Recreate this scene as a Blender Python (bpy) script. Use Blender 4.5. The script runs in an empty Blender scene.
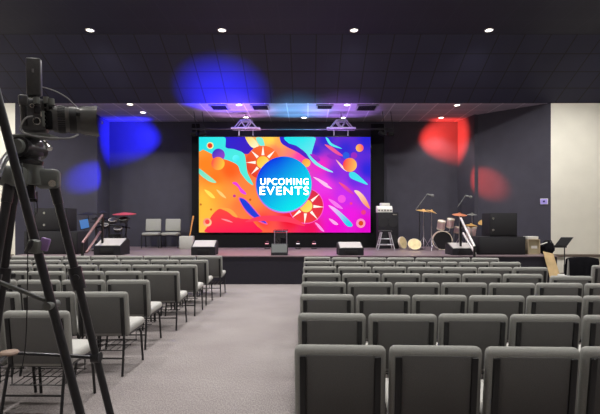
import bpy, bmesh, math, random
from mathutils import Vector, Matrix, Euler
random.seed(4)
PI = math.pi
scene = bpy.context.scene
col = scene.collection

# ------------------------------------------------------------------ camera model
F, CX, CY, H = 450.0, 308.0, 221.0, 1.55          # focal length in px, principal point, eye height
def P(px, py, d):
    """a point at distance d in front of the camera seen at pixel px, py of the 600x414 photograph"""
    return Vector(((px - CX) * d / F, d, H + (CY - py) * d / F))
def M(px, d):                                      # a pixel length as metres
    return px * d / F

cam_d = bpy.data.cameras.new('camera')
cam = bpy.data.objects.new('camera', cam_d)
col.objects.link(cam)
cam.location = (0, 0, H)
cam.rotation_euler = (PI / 2, 0, 0)
cam_d.sensor_width = 36
cam_d.sensor_fit = 'HORIZONTAL'
cam_d.lens = F / 600 * 36
cam_d.shift_x = -(CX - 300) / 600
cam_d.shift_y = (CY - 207) / 600
cam_d.clip_start = 0.05
scene.camera = cam

scene.view_settings.view_transform = 'Standard'
scene.view_settings.look = 'None'
scene.view_settings.exposure = 0
scene.view_settings.gamma = 1
scene.view_settings.use_curve_mapping = False

# ------------------------------------------------------------------ materials
def lin(c):
    c = c / 255.0
    return c / 12.92 if c <= 0.04045 else ((c + 0.055) / 1.055) ** 2.4
def srgb(r, g, b):
    return (lin(r), lin(g), lin(b), 1)

def mat(name, color, rough=0.6, metal=0.0, noise=0.0, nscale=20.0, bump=0.0, spec=0.5, emis=None, estr=0.0, trans=0.0):
    m = bpy.data.materials.new(name)
    m.use_nodes = True
    nt = m.node_tree
    b = nt.nodes['Principled BSDF']
    b.inputs['Base Color'].default_value = color
    b.inputs['Roughness'].default_value = rough
    b.inputs['Metallic'].default_value = metal
    b.inputs['Specular IOR Level'].default_value = spec
    if trans:
        b.inputs['Transmission Weight'].default_value = trans
    if emis:
        b.inputs['Emission Color'].default_value = emis
        b.inputs['Emission Strength'].default_value = estr
    if noise or bump:
        tc = nt.nodes.new('ShaderNodeTexCoord')
        n = nt.nodes.new('ShaderNodeTexNoise')
        n.inputs['Scale'].default_value = nscale
        n.inputs['Detail'].default_value = 4
        nt.links.new(tc.outputs['Object'], n.inputs['Vector'])
        if noise:
            r = nt.nodes.new('ShaderNodeValToRGB')
            r.color_ramp.elements[0].position = 0.3
            r.color_ramp.elements[1].position = 0.7
            r.color_ramp.elements[0].color = tuple(c * (1 - noise) for c in color[:3]) + (1,)
            r.color_ramp.elements[1].color = tuple(min(1, c * (1 + noise)) for c in color[:3]) + (1,)
            nt.links.new(n.outputs['Fac'], r.inputs['Fac'])
            nt.links.new(r.outputs['Color'], b.inputs['Base Color'])
        if bump:
            bp = nt.nodes.new('ShaderNodeBump')
            bp.inputs['Strength'].default_value = bump
            bp.inputs['Distance'].default_value = 0.01
            nt.links.new(n.outputs['Fac'], bp.inputs['Height'])
            nt.links.new(bp.outputs['Normal'], b.inputs['Normal'])
    return m

def grid_mat(name, tile, line, size, mortar=0.012, rough=0.7, use_uv=False):
    """ceiling tiles in a T-bar grid"""
    m = mat(name, tile, rough)
    nt = m.node_tree
    b = nt.nodes['Principled BSDF']
    tc = nt.nodes.new('ShaderNodeTexCoord')
    br = nt.nodes.new('ShaderNodeTexBrick')
    br.offset = 0
    br.inputs['Scale'].default_value = 1
    br.inputs['Brick Width'].default_value = size
    br.inputs['Row Height'].default_value = size
    br.inputs['Mortar Size'].default_value = mortar
    br.inputs['Mortar Smooth'].default_value = 0
    br.inputs['Color1'].default_value = tile
    br.inputs['Color2'].default_value = tuple(c * 0.9 for c in tile[:3]) + (1,)
    br.inputs['Mortar'].default_value = line
    nt.links.new(tc.outputs['UV' if use_uv else 'Object'], br.inputs['Vector'])
    nt.links.new(br.outputs['Color'], b.inputs['Base Color'])
    return m

def carpet_mat():
    m = mat('carpet', srgb(160, 155, 152), 0.95, spec=0.1)
    nt = m.node_tree
    b = nt.nodes['Principled BSDF']
    tc = nt.nodes.new('ShaderNodeTexCoord')
    n1 = nt.nodes.new('ShaderNodeTexNoise'); n1.inputs['Scale'].default_value = 110; n1.inputs['Detail'].default_value = 6
    n2 = nt.nodes.new('ShaderNodeTexNoise'); n2.inputs['Scale'].default_value = 1.3; n2.inputs['Detail'].default_value = 3
    mp = nt.nodes.new('ShaderNodeMapping'); mp.inputs['Scale'].default_value = (1.0, 0.35, 1)
    nt.links.new(tc.outputs['Object'], mp.inputs['Vector'])
    nt.links.new(mp.outputs['Vector'], n1.inputs['Vector'])
    nt.links.new(tc.outputs['Object'], n2.inputs['Vector'])
    r1 = nt.nodes.new('ShaderNodeValToRGB')
    r1.color_ramp.elements[0].position = 0.36; r1.color_ramp.elements[0].color = srgb(124, 118, 118)
    r1.color_ramp.elements[1].position = 0.64; r1.color_ramp.elements[1].color = srgb(154, 148, 146)
    r2 = nt.nodes.new('ShaderNodeValToRGB')
    r2.color_ramp.elements[0].position = 0.3; r2.color_ramp.elements[0].color = (0.86, 0.84, 0.85, 1)
    r2.color_ramp.elements[1].position = 0.7; r2.color_ramp.elements[1].color = (1, 1, 1, 1)
    mx = nt.nodes.new('ShaderNodeMix'); mx.data_type = 'RGBA'; mx.blend_type = 'MULTIPLY'; mx.inputs['Factor'].default_value = 1
    nt.links.new(n1.outputs['Fac'], r1.inputs['Fac']); nt.links.new(n2.outputs['Fac'], r2.inputs['Fac'])
    nt.links.new(r1.outputs['Color'], mx.inputs['A']); nt.links.new(r2.outputs['Color'], mx.inputs['B'])
    nt.links.new(mx.outputs['Result'], b.inputs['Base Color'])
    bp = nt.nodes.new('ShaderNodeBump'); bp.inputs['Strength'].default_value = 0.5; bp.inputs['Distance'].default_value = 0.006
    nt.links.new(n1.outputs['Fac'], bp.inputs['Height']); nt.links.new(bp.outputs['Normal'], b.inputs['Normal'])
    return m

def art_mat():
    m = bpy.data.materials.new('screen_art')
    m.use_nodes = True
    nt = m.node_tree
    b = nt.nodes['Principled BSDF']
    b.inputs['Base Color'].default_value = (0.003, 0.003, 0.003, 1)
    b.inputs['Roughness'].default_value = 0.8
    b.inputs['Specular IOR Level'].default_value = 0.05
    a = nt.nodes.new('ShaderNodeVertexColor'); a.layer_name = 'Col'
    nt.links.new(a.outputs['Color'], b.inputs['Emission Color'])
    b.inputs['Emission Strength'].default_value = 1.06
    return m

MT = {
    'carpet': carpet_mat(),
    'wall_dark': mat('charcoal_paint', srgb(70, 69, 80), 0.8, noise=0.06, nscale=3, spec=0.25),
    'wall_white': mat('cream_paint', srgb(240, 237, 224), 0.8, noise=0.03, nscale=2, spec=0.3),
    'rail': mat('brown_grey_rail', srgb(110, 98, 88), 0.6),
    'ceil_slope': grid_mat('black_tiles_slope', srgb(38, 39, 64), srgb(11, 11, 19), 1.0, 0.022, use_uv=True),
    'ceil_flat': grid_mat('black_tiles', srgb(27, 28, 48), srgb(34, 34, 52), 0.61, 0.014),
    'ceil_stage': grid_mat('grey_tiles_stage', srgb(138, 132, 146), srgb(180, 172, 188), 0.61, 0.016),  # T-bars coloured paler to stand in for the light they reflect
    'stage_top': mat('stage_vinyl', srgb(128, 112, 118), 0.34, noise=0.1, nscale=6),
    'stage_front': mat('stage_front_carpet', srgb(50, 48, 56), 0.9, noise=0.12, nscale=60, spec=0.15),
    'fabric': mat('grey_fabric', srgb(172, 171, 167), 0.95, noise=0.10, nscale=220, bump=0.25, spec=0.15),  # seat tone, lightened for the light from above
    'fabric_rim': mat('grey_fabric_shaded_back', srgb(146, 146, 142), 0.95, noise=0.10, nscale=220, bump=0.25, spec=0.15),  # same cloth as the seat, darkened for the shade on upright backs
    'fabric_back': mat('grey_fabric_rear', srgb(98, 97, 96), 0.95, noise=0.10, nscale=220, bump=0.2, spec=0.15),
    'fabric_light': mat('pale_grey_fabric', srgb(158, 158, 152), 0.95, noise=0.08, nscale=200, spec=0.15),
    'chair_metal': mat('black_powder_coat', srgb(24, 24, 26), 0.4),
    'black': mat('black_plastic', srgb(26, 26, 29), 0.45),
    'black_matte': mat('black_matte', srgb(18, 18, 21), 0.85, spec=0.2),
    'box_black': mat('black_cabinet', srgb(36, 35, 40), 0.75, noise=0.1, nscale=40, spec=0.3),
    'grille': mat('black_grille', srgb(30, 30, 34), 0.7, noise=0.25, nscale=160),
    'grille_pale': mat('pale_grille', srgb(178, 173, 171), 0.6, noise=0.08, nscale=120),
    'steel': mat('steel', srgb(190, 190, 196), 0.3, metal=1.0),
    'alu': mat('aluminium_truss', srgb(205, 205, 212), 0.4, metal=0.6),
    'tripod': mat('tripod_black', srgb(48, 48, 52), 0.32),
    'tripod_grey': mat('tripod_casting', srgb(116, 120, 117), 0.5, noise=0.06, nscale=30),
    'cam_body': mat('camera_body', srgb(84, 84, 86), 0.34, noise=0.12, nscale=90),
    'cam_lens': mat('lens_barrel', srgb(92, 91, 90), 0.24),
    'silver': mat('silver', srgb(215, 215, 210), 0.25, metal=0.9),
    'glass': mat('lens_glass', srgb(20, 22, 34), 0.05, spec=0.8),
    'white': mat('white_plastic', srgb(228, 226, 220), 0.5),
    'cable': mat('grey_cable', srgb(150, 150, 150), 0.5),
    'cable_black': mat('black_cable', srgb(16, 16, 18), 0.5),
    'purple': mat('purple_plate', srgb(172, 138, 200), 0.3, metal=0.2),
    'drum_shell': mat('rose_drum_shell', srgb(214, 182, 182), 0.3),
    'drum_head': mat('white_drum_head', srgb(226, 222, 214), 0.5),
    'hoop': mat('pale_hoop', srgb(226, 212, 194), 0.4),
    'brass': mat('cymbal_bronze', srgb(212, 172, 106), 0.35, metal=0.35),
    'bronze_red': mat('cymbal_copper', srgb(214, 140, 104), 0.35, metal=0.35),
    'pad_red': mat('red_pad', srgb(170, 60, 76), 0.5),
    'cream_head': mat('cream_skin', srgb(226, 208, 158), 0.6, noise=0.15, nscale=9),
    'wood': mat('tan_plywood', srgb(206, 178, 132), 0.6, noise=0.12, nscale=7),
    'wood_grey': mat('beige_board', srgb(180, 164, 138), 0.7, noise=0.08, nscale=10),
    'guitar': mat('amber_neck', srgb(214, 150, 84), 0.35),
    'guitar_body': mat('guitar_sunburst', srgb(120, 52, 26), 0.25, noise=0.3, nscale=4),
    'amp_grille': mat('pale_amp_grille', srgb(186, 186, 178), 0.8, noise=0.08, nscale=150),
    'acrylic': mat('clear_acrylic', (0.8, 0.76, 0.86, 1), 0.04, trans=1.0),
    'acrylic_edge': mat('acrylic_edge', (0.5, 0.48, 0.56, 1), 0.3, trans=0.5),
    'coat': mat('black_cloth', srgb(22, 22, 26), 0.95, noise=0.2, nscale=20, spec=0.1),
    'lamp': mat('lamp_glow', (1, 1, 1, 1), 0.5, emis=(1.0, 0.93, 0.82, 1), estr=9),
    'lamp_pink': mat('pink_led', (1, 1, 1, 1), 0.5, emis=srgb(255, 90, 130), estr=0.8),
    'lamp_white': mat('white_led', (1, 1, 1, 1), 0.5, emis=srgb(230, 220, 235), estr=0.7),
    'lamp_blue': mat('blue_led', (1, 1, 1, 1), 0.5, emis=srgb(60, 70, 255), estr=3),
    'lamp_red': mat('red_led', (1, 1, 1, 1), 0.5, emis=srgb(255, 50, 40), estr=3),
    'panel_purple': mat('purple_touchscreen', (0.1, 0.1, 0.1, 1), 0.3, emis=srgb(150, 130, 215), estr=0.9),
    'tablet_blue': mat('blue_tablet_screen', (0.02, 0.02, 0.03, 1), 0.3, emis=srgb(80, 150, 235), estr=0.55),
    'dark_ink': mat('dark_ink', srgb(40, 36, 90), 0.5),
    'letters': mat('white_letters', (1, 1, 1, 1), 0.6, emis=(1, 1, 1, 1), estr=1.0),
    'art': art_mat(),
    'ribs': mat('wood_disc', srgb(150, 126, 110), 0.5),
}

# ------------------------------------------------------------------ mesh builder
class MB:
    def __init__(self):
        self.bm = bmesh.new()
    def box(self, c, s, bev=0.0, rot=None, seg=2):
        r = bmesh.ops.create_cube(self.bm, size=1)
        vs = r['verts']
        mtx = Matrix.Translation(Vector(c)) @ ((rot.to_matrix().to_4x4() if isinstance(rot, Euler) else rot) if rot is not None else Matrix()) @ Matrix.Diagonal((s[0], s[1], s[2], 1))
        bmesh.ops.transform(self.bm, matrix=mtx, verts=vs)
        if bev:
            es = list({e for v in vs for e in v.link_edges})
            bmesh.ops.bevel(self.bm, geom=es, offset=bev, segments=seg, profile=0.5, affect='EDGES')
        return self
    def bar(self, a, b, w, h=None, bev=0.0):
        """rectangular bar from a to b"""
        a, b = Vector(a), Vector(b)
        d = b - a
        q = d.to_track_quat('Z', 'Y').to_matrix().to_4x4()
        return self.box((a + b) / 2, (w, h or w, d.length), bev, q)
    def cyl(self, a, b, r0, r1=None, n=20, cap=True):
        a, b = Vector(a), Vector(b)
        d = b - a
        r1 = r0 if r1 is None else r1
        q = d.to_track_quat('Z', 'Y').to_matrix().to_4x4()
        bmesh.ops.create_cone(self.bm, cap_ends=cap, cap_tris=False, segments=n, radius1=r0, radius2=r1, depth=d.length,
                              matrix=Matrix.Translation((a + b) / 2) @ q)
        return self
    def tube(self, pts, r, n=8):
        pts = [Vector(p) for p in pts]
        rings = []
        prev = None
        for i, p in enumerate(pts):
            t = (pts[min(i + 1, len(pts) - 1)] - pts[max(i - 1, 0)]).normalized()
            if prev is None:
                u = t.orthogonal().normalized()
            else:
                u = (prev - t * prev.dot(t)).normalized()
            prev = u
            w = t.cross(u)
            rings.append([self.bm.verts.new(p + (u * math.cos(2 * PI * k / n) + w * math.sin(2 * PI * k / n)) * r) for k in range(n)])
        for a, b in zip(rings, rings[1:]):
            for k in range(n):
                self.bm.faces.new((a[k], a[(k + 1) % n], b[(k + 1) % n], b[k]))
        self.bm.faces.new(rings[0][::-1]); self.bm.faces.new(rings[-1])
        return self
    def lathe(self, c, axis, prof, n=28):
        """profile of (radius, height) pairs turned about an axis through c"""
        c = Vector(c)
        q = Vector(axis).normalized().to_track_quat('Z', 'Y').to_matrix()
        rings = []
        for r, h in prof:
            if r < 1e-5:
                rings.append([self.bm.verts.new(c + q @ Vector((0, 0, h)))])
            else:
                rings.append([self.bm.verts.new(c + q @ Vector((r * math.cos(2 * PI * k / n), r * math.sin(2 * PI * k / n), h))) for k in range(n)])
        for a, b in zip(rings, rings[1:]):
            for k in range(n):
                k2 = (k + 1) % n
                if len(a) == 1 and len(b) > 1:
                    self.bm.faces.new((a[0], b[k2], b[k]))
                elif len(b) == 1 and len(a) > 1:
                    self.bm.faces.new((a[k], a[k2], b[0]))
                elif len(a) > 1:
                    self.bm.faces.new((a[k], a[k2], b[k2], b[k]))
        return self
    def prism(self, pts, vec):
        """a closed polygon pushed along vec"""
        vec = Vector(vec)
        a = [self.bm.verts.new(Vector(p)) for p in pts]
        b = [self.bm.verts.new(Vector(p) + vec) for p in pts]
        self.bm.faces.new(a); self.bm.faces.new(b[::-1])
        n = len(a)
        for k in range(n):
            self.bm.faces.new((a[k], b[k], b[(k + 1) % n], a[(k + 1) % n]))
        return self
    def quad(self, pts):
        self.bm.faces.new([self.bm.verts.new(Vector(p)) for p in pts])
        return self
    def torus(self, c, axis, R, r, n=28, k=8):
        prof = [(R + r * math.cos(2 * PI * i / k), r * math.sin(2 * PI * i / k)) for i in range(k + 1)]
        return self.lathe(c, axis, prof, n)

def link_mesh(name, mb, material, parent=None, smooth=True, sharp=True):
    bm = mb.bm
    bmesh.ops.remove_doubles(bm, verts=bm.verts, dist=1e-5)
    bmesh.ops.recalc_face_normals(bm, faces=bm.faces)
    if parent is not None:
        chain = Vector((0, 0, 0))
        p = parent
        while p is not None:
            chain += p.location
            p = p.parent
        bmesh.ops.translate(bm, vec=-chain, verts=bm.verts)
    me = bpy.data.meshes.new(name)
    bm.to_mesh(me); bm.free()
    me.materials.append(material if not isinstance(material, str) else MT[material])
    if smooth:
        me.polygons.foreach_set('use_smooth', [True] * len(me.polygons))
        try:
            me.set_sharp_from_angle(angle=math.radians(38))
        except Exception:
            pass
    o = bpy.data.objects.new(name, me)
    col.objects.link(o)
    o.parent = parent
    return o
part = link_mesh

def tag(o, label=None, cat=None, group=None, kind=None):
    if label: o['label'] = label
    if cat: o['category'] = cat
    if group: o['group'] = group
    if kind: o['kind'] = kind
    return o
def thing(name, label, cat, loc=(0, 0, 0), group=None):
    o = bpy.data.objects.new(name, None)
    o.empty_display_size = 0.1
    o.location = Vector(loc)
    col.objects.link(o)
    return tag(o, label, cat, group)
def copy_tree(o, parent=None):
    c = o.copy()
    col.objects.link(c)
    c.parent = parent
    for ch in list(o.children):
        copy_tree(ch, c)
    return c
def struct(name, mb, m, label=None):
    o = link_mesh(name, mb, m, None, smooth=False)
    return tag(o, label, None, None, 'structure')

# ------------------------------------------------------------------ the room
ZF, ZS = 5.913, 4.85             # flat ceiling, stage ceiling
STG = 0.70                       # stage height
XL, XR, YB = -12.0, 11.5, -4.0
A_R, B_R = (6.80, 12.6), (5.29, 14.0)     # ends of the angled wall on the right
A_L, B_L = (-8.20, 12.6), (-6.56, 14.0)
C_R, C_L = (5.10, 15.0), (-6.62, 15.0)

struct('floor', MB().quad([(XL, YB, 0), (XR, YB, 0), (XR, 15.2, 0), (XL, 15.2, 0)]), 'carpet')
struct('ceiling', MB().box(((XL + XR) / 2, (YB + 10.5) / 2, ZF + 0.05), (XR - XL, 10.5 - YB, 0.1)), 'ceil_flat')
# sloping tiled soffit: real tiles counted with UVs
bm = bmesh.new()
uvl = bm.loops.layers.uv.new('UVMap')
vs = [bm.verts.new(v) for v in ((XL, 10.5, ZF), (XR, 10.5, ZF), (XR, 12.6, ZS), (XL, 12.6, ZS))]
f = bm.faces.new(vs)
x_off = P(315, 102, 12.6).x
us = [((XL - x_off) / 0.61, 4), ((XR - x_off) / 0.61, 4), ((XR - x_off) / 0.61, 0), ((XL - x_off) / 0.61, 0)]
for l, u in zip(f.loops, us):
    l[uvl].uv = u
r = bmesh.ops.extrude_face_region(bm, geom=[f])
bmesh.ops.translate(bm, vec=(0, 0.05, 0.1), verts=[g for g in r['geom'] if isinstance(g, bmesh.types.BMVert)])
me = bpy.data.meshes.new('ceiling_slope'); bm.to_mesh(me); bm.free()
me.materials.append(MT['ceil_slope'])
so = bpy.data.objects.new('ceiling_slope', me); col.objects.link(so); so['kind'] = 'structure'
o = struct('ceiling_stage', MB().box((-0.7, 13.9, ZS + 0.06), (17.0, 2.6, 0.1)), 'ceil_stage')

def wall_seg(name, a, b, z0, z1, m, t=0.12, side=1):
    a, b = Vector((a[0], a[1], 0)), Vector((b[0], b[1], 0))
    n = Vector((-(b - a).y, (b - a).x, 0)).normalized() * t * side
    pts = [a + Vector((0, 0, z0)), b + Vector((0, 0, z0)), b + Vector((0, 0, z1)), a + Vector((0, 0, z1))]
    return struct(name, MB().prism(pts, n), m)
wall_seg('wall_back', C_L, C_R, 0, ZS + 0.01, 'wall_dark')
wall_seg('wall_recess_right', C_R, B_R, 0, ZS + 0.01, 'wall_dark', side=-1)
wall_seg('wall_recess_left', B_L, C_L, 0, ZS + 0.01, 'wall_dark', side=1)
wall_seg('wall_angled_right', B_R, A_R, 0, ZS + 0.01, 'wall_dark', side=1)
wall_seg('wall_angled_left', A_L, B_L, 0, ZS + 0.01, 'wall_dark', side=1)
wall_seg('wall_front_right', A_R, (XR, 12.6), 0, ZS + 0.01, 'wall_white')
wall_seg('wall_front_left', (XL, 12.6), A_L, 0, ZS + 0.01, 'wall_white')
struct('wall_left', MB().box((XL - 0.06, (YB + 12.7) / 2, ZF / 2), (0.12, 12.7 - YB, ZF)), 'wall_white')
struct('wall_right', MB().box((XR + 0.06, (YB + 12.7) / 2, ZF / 2), (0.12, 12.7 - YB, ZF)), 'wall_white')
struct('wall_rear', MB().box(((XL + XR) / 2, YB - 0.06, ZF / 2), (XR - XL, 0.12, ZF)), 'wall_white')
struct('trim_1', MB().box(((A_R[0] + 0.02 + XR) / 2, 12.575, 0.585), (XR - A_R[0] - 0.04, 0.05, 0.07), 0.008), 'rail')
struct('trim_2', MB().box(((A_L[0] - 0.02 + XL) / 2, 12.575, 0.585), (A_L[0] - XL - 0.04, 0.05, 0.07), 0.008), 'rail')
tp = P(566.3, 257, 12.57)
struct('trim_3', MB().box((tp.x, 12.575, 0.275), (0.085, 0.05, 0.55), 0.006), 'white')
struct('baseboard_right', MB().box(((A_R[0] + 0.02 + XR) / 2, 12.585, 0.05), (XR - A_R[0] - 0.04, 0.03, 0.1)), 'rail')

# stage platform
SX0, SX1, SY = -7.3, 6.1, 11.02
poly = [(SX0, SY), (SX1, SY), (SX1, 13.24), (5.28, 13.99), (5.09, 14.99), (-6.61, 14.99), (-6.55, 13.99), (SX0, 13.35)]
struct('stage_platform', MB().prism([(x, y, 0) for x, y in poly], (0, 0, STG - 0.03)), 'stage_front')
struct('stage_floor', MB().prism([(x, y, STG - 0.03) for x, y in [(SX0 - 0.0, SY - 0.015), (SX1 + 0.0, SY - 0.015)] + poly[2:]], (0, 0, 0.03)), 'stage_top')

# ------------------------------------------------------------------ ceiling fixtures
def downlight(x, y, z, power, label, r=0.085, angle=112):
    t = thing('ceiling_downlight', label, 'ceiling light', (x, y, z), 'recessed ceiling lights')
    c = Vector((x, y, z))
    part('trim_ring', MB().lathe(c, (0, 0, -1), [(r * 0.86, 0.0), (r * 0.9, 0.012), (r * 1.18, 0.012), (r * 1.22, 0.0)], 24), 'white', t)
    part('lens', MB().lathe(c, (0, 0, -1), [(0, 0.010), (r * 0.5, 0.009), (r * 0.87, 0.002)], 24), 'lamp', t)
    ld = bpy.data.lights.new('downlight', 'SPOT')
    ld.energy = power; ld.spot_size = math.radians(angle); ld.spot_blend = 0.6; ld.shadow_soft_size = 0.09
    ld.color = (1.0, 0.965, 0.92)
    lo = bpy.data.objects.new('lamp', ld)
    col.objects.link(lo)
    lo.parent = t
    lo.location = (0, 0, -0.05)
    return t
PW = 400
names4 = ['left edge', 'left of the screen', 'right of the screen', 'far right']
k = 0
for i, px in enumerate((90, 222, 354, 489)):
    p = P(px, 30, 10.28)
    downlight(p.x, 10.28, ZF, PW * 1.25, 'recessed ceiling light in the flat ceiling before the tiled slope, ' + ['leftmost', 'second from left', 'third from left', 'rightmost'][i] + ' of four', 0.085, 158)
rows_y = (7.2, 4.2, 1.2)
for yy in rows_y:                                  # the same lights go on behind the frame
    for px in (-178, -42, 90, 222, 354, 489, 620):
        x = (px - CX) * 10.28 / F
        ld = bpy.data.lights.new('house_light', 'SPOT')
        ld.energy = PW * (1.0 if yy > 5 else 0.7 if yy > 3 else 0.65); ld.spot_size = math.radians(112); ld.spot_blend = 0.75; ld.shadow_soft_size = 0.12; ld.color = (1.0, 0.965, 0.92)
        lo = bpy.data.objects.new('house_light', ld); col.objects.link(lo); lo.location = (x, yy, ZF - 0.05)
for px in (-178, -42, 620):
    x = (px - CX) * 10.28 / F
    ld = bpy.data.lights.new('house_light', 'SPOT')
    ld.energy = PW * 1.25; ld.spot_size = math.radians(158); ld.spot_blend = 0.75; ld.shadow_soft_size = 0.12; ld.color = (1.0, 0.965, 0.92)
    lo = bpy.data.objects.new('house_light', ld); col.objects.link(lo); lo.location = (x, 10.2, ZF - 0.05)
stage_cans = [(130, 12.75, 'upper of two lights in the dark corner left of the screen'),
              (143, 13.7, 'lower of two lights in the dark corner left of the screen'),
              (239, 12.8, 'between two vents above the left truss'),
              (347, 12.8, 'just above the right truss beside a vent'),
              (246, 14.35, 'directly over the left lit truss stretch'),
              (304, 14.4, 'above the middle of the big screen'),
              (343, 14.4, 'directly over the right lit truss stretch'),
              (441, 14.4, 'in the red lit corner'),
              (457, 12.85, 'above the drum kit near the ceiling edge')]
for px, d, l in stage_cans:
    p = P(px, 110, d)
    downlight(p.x, d, ZS + 0.01, 85, 'small stage ceiling light ' + l, 0.085, 115)

def vent(px0, px1, d0, d1, label):
    x0, x1 = P(px0, 0, d0).x, P(px1, 0, d0).x
    t = thing('ceiling_vent', label, 'vent', ((x0 + x1) / 2, (d0 + d1) / 2, ZS + 0.01), 'stage ceiling vents')
    z = ZS - 0.005
    m = MB()
    m.box(((x0 + x1) / 2, d0, z), (x1 - x0, 0.05, 0.03)).box(((x0 + x1) / 2, d1, z), (x1 - x0, 0.05, 0.03))
    m.box((x0, (d0 + d1) / 2, z), (0.05, d1 - d0, 0.03)).box((x1, (d0 + d1) / 2, z), (0.05, d1 - d0, 0.03))
    part('frame', m, 'tripod_grey', t)
    m = MB()
    n = 6
    for i in range(n):
        m.box(((x0 + x1) / 2, d0 + (d1 - d0) * (i + 0.5) / n, z), (x1 - x0, 0.045, 0.012), rot=Euler((0.5, 0, 0)))
    part('louvres', m, 'box_black', t)
    return t
vent(209, 226, 12.78, 13.3, 'dark louvred ceiling vent, leftmost above the big screen')
vent(251, 268, 12.78, 13.3, 'dark louvred ceiling vent right of the left ceiling light above the screen')
vent(317, 333, 12.78, 13.2, 'dark louvred ceiling vent left of the right ceiling light above the screen')
vent(358, 378, 12.78, 13.4, 'dark louvred ceiling vent, rightmost above the big screen')

# ------------------------------------------------------------------ the big screen
SD = 14.3
sc0, sc1 = P(199, 137, SD), P(370.5, 232.5, SD)
scr = thing('led_screen', 'huge bright LED screen showing UPCOMING EVENTS over colourful swirls, on stage', 'screen', ((sc0.x + sc1.x) / 2, SD, STG))
m = MB()
m.box(((sc0.x + sc1.x) / 2, SD + 0.10, (sc0.z + sc1.z) / 2), (sc1.x - sc0.x + 0.05, 0.16, sc0.z - sc1.z + 0.05), 0.01)
part('housing', m, 'black', scr)
m = MB()
a, b = P(193, 232.5, SD), P(384, 246, SD)
m.box(((a.x + b.x) / 2, SD + 0.15, (STG + sc1.z - 0.03) / 2), (b.x - a.x, 0.22, sc1.z - 0.03 - STG))
part('support_base', m, 'black_matte', scr)
for pa, pb in ((190.5, 198), (371.8, 385)):
    a, b = P(pa, 121, SD), P(pb, 232, SD)
    part('side_masking', MB().box(((a.x + b.x) / 2, SD + 0.2, (a.z + STG) / 2), (b.x - a.x, 0.1, 4.62 - STG)), 'black_matte', scr)

# artwork on the display
ctrl = [  # px, py, colour of the ground
    (199, 150, (255, 150, 50)), (205, 165, (255, 130, 30)), (230, 170, (250, 95, 25)), (215, 178, (255, 120, 30)),
    (203, 200, (250, 190, 60)), (203, 212, (250, 190, 60)), (215, 190, (255, 165, 50)), (230, 195, (255, 150, 60)), (240, 205, (255, 120, 60)),
    (205, 228, (250, 190, 80)), (255, 228, (255, 130, 50)), (262, 222, (255, 60, 60)), (290, 220, (240, 20, 50)), (310, 228, (235, 10, 90)),
    (270, 139, (255, 215, 80)), (280, 142, (255, 170, 80)), (275, 150, (255, 130, 90)), (292, 148, (255, 130, 110)), (300, 155, (250, 60, 170)),
    (320, 165, (240, 40, 200)), (325, 185, (235, 50, 225)), (325, 205, (240, 20, 215)), (335, 228, (235, 0, 205)), (350, 215, (235, 20, 220)),
    (365, 225, (225, 0, 200)), (345, 195, (200, 40, 235)), (335, 172, (130, 40, 220)), (355, 180, (110, 40, 225)), (368, 195, (130, 50, 230)),
    (368, 170, (40, 35, 215)), (345, 150, (50, 40, 210)), (325, 140, (50, 40, 205)), (368, 140, (40, 35, 210)), (315, 150, (60, 40, 210)),
    (250, 165, (240, 80, 30)), (245, 185, (255, 130, 60)), (250, 200, (255, 140, 60)),
]
def ground(px, py):
    s = [0, 0, 0]; w = 0
    for cx, cy, c in ctrl:
        q = 1.0 / (((px - cx) ** 2 + (py - cy) ** 2) ** 1.5 + 6)
        w += q
        for i in range(3):
            s[i] += q * lin(c[i])
    return [v / w for v in s]
bm = bmesh.new()
cl = bm.loops.layers.float_color.new('Col')
NX, NY = 56, 32
X0, X1, Y0, Y1 = 199, 370.5, 137, 232.5
grid = [[bm.verts.new(P(X0 + (X1 - X0) * i / NX, Y0 + (Y1 - Y0) * j / NY, SD)) for i in range(NX + 1)] for j in range(NY + 1)]
def px_of(v):
    return CX + v.co.x / SD * F, CY - (v.co.z - H) / SD * F
for j in range(NY):
    for i in range(NX):
        fc = bm.faces.new((grid[j][i], grid[j + 1][i], grid[j + 1][i + 1], grid[j][i + 1]))
        for l in fc.loops:
            l[cl] = (*ground(*px_of(l.vert)), 1)
layer = [0]
def clampxy(p):
    return (min(max(p[0], X0), X1), min(max(p[1], Y0), Y1))
def lay(pts, c0, c1=None, axis=None, smooth=True):
    """a flat coloured shape printed over the last; c0 to c1 blends along axis ((x0,y0),(x1,y1))"""
    layer[0] += 1
    if smooth:
        n = len(pts); q = []
        for i in range(n):
            p0, p1, p2, p3 = (Vector(pts[(i + k) % n]) for k in (-1, 0, 1, 2))
            for s in range(5):
                t = s / 5
                q.append(0.5 * ((2 * p1) + (p2 - p0) * t + (2 * p0 - 5 * p1 + 4 * p2 - p3) * t * t + (3 * p1 - p0 - 3 * p2 + p3) * t ** 3))
        pts = [(v[0], v[1]) for v in q]
    pts = [clampxy(p) for p in pts]
    dd = SD - 0.0005 * layer[0]
    vs = [bm.verts.new(((px - CX) * SD / F, dd, H + (CY - py) * SD / F)) for px, py in pts]
    fc = bm.faces.new(vs)
    r = bmesh.ops.triangulate(bm, faces=[fc])
    for t in r['faces']:
        for l in t.loops:
            px, py = px_of(l.vert)
            c = [lin(v) for v in c0]
            if c1:
                (ax, ay), (bx, by) = axis
                k = max(0, min(1, ((px - ax) * (bx - ax) + (py - ay) * (by - ay)) / ((bx - ax) ** 2 + (by - ay) ** 2)))
                c = [u * (1 - k) + lin(v) * k for u, v in zip(c, c1)]
            l[cl] = (*c, 1)
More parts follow.
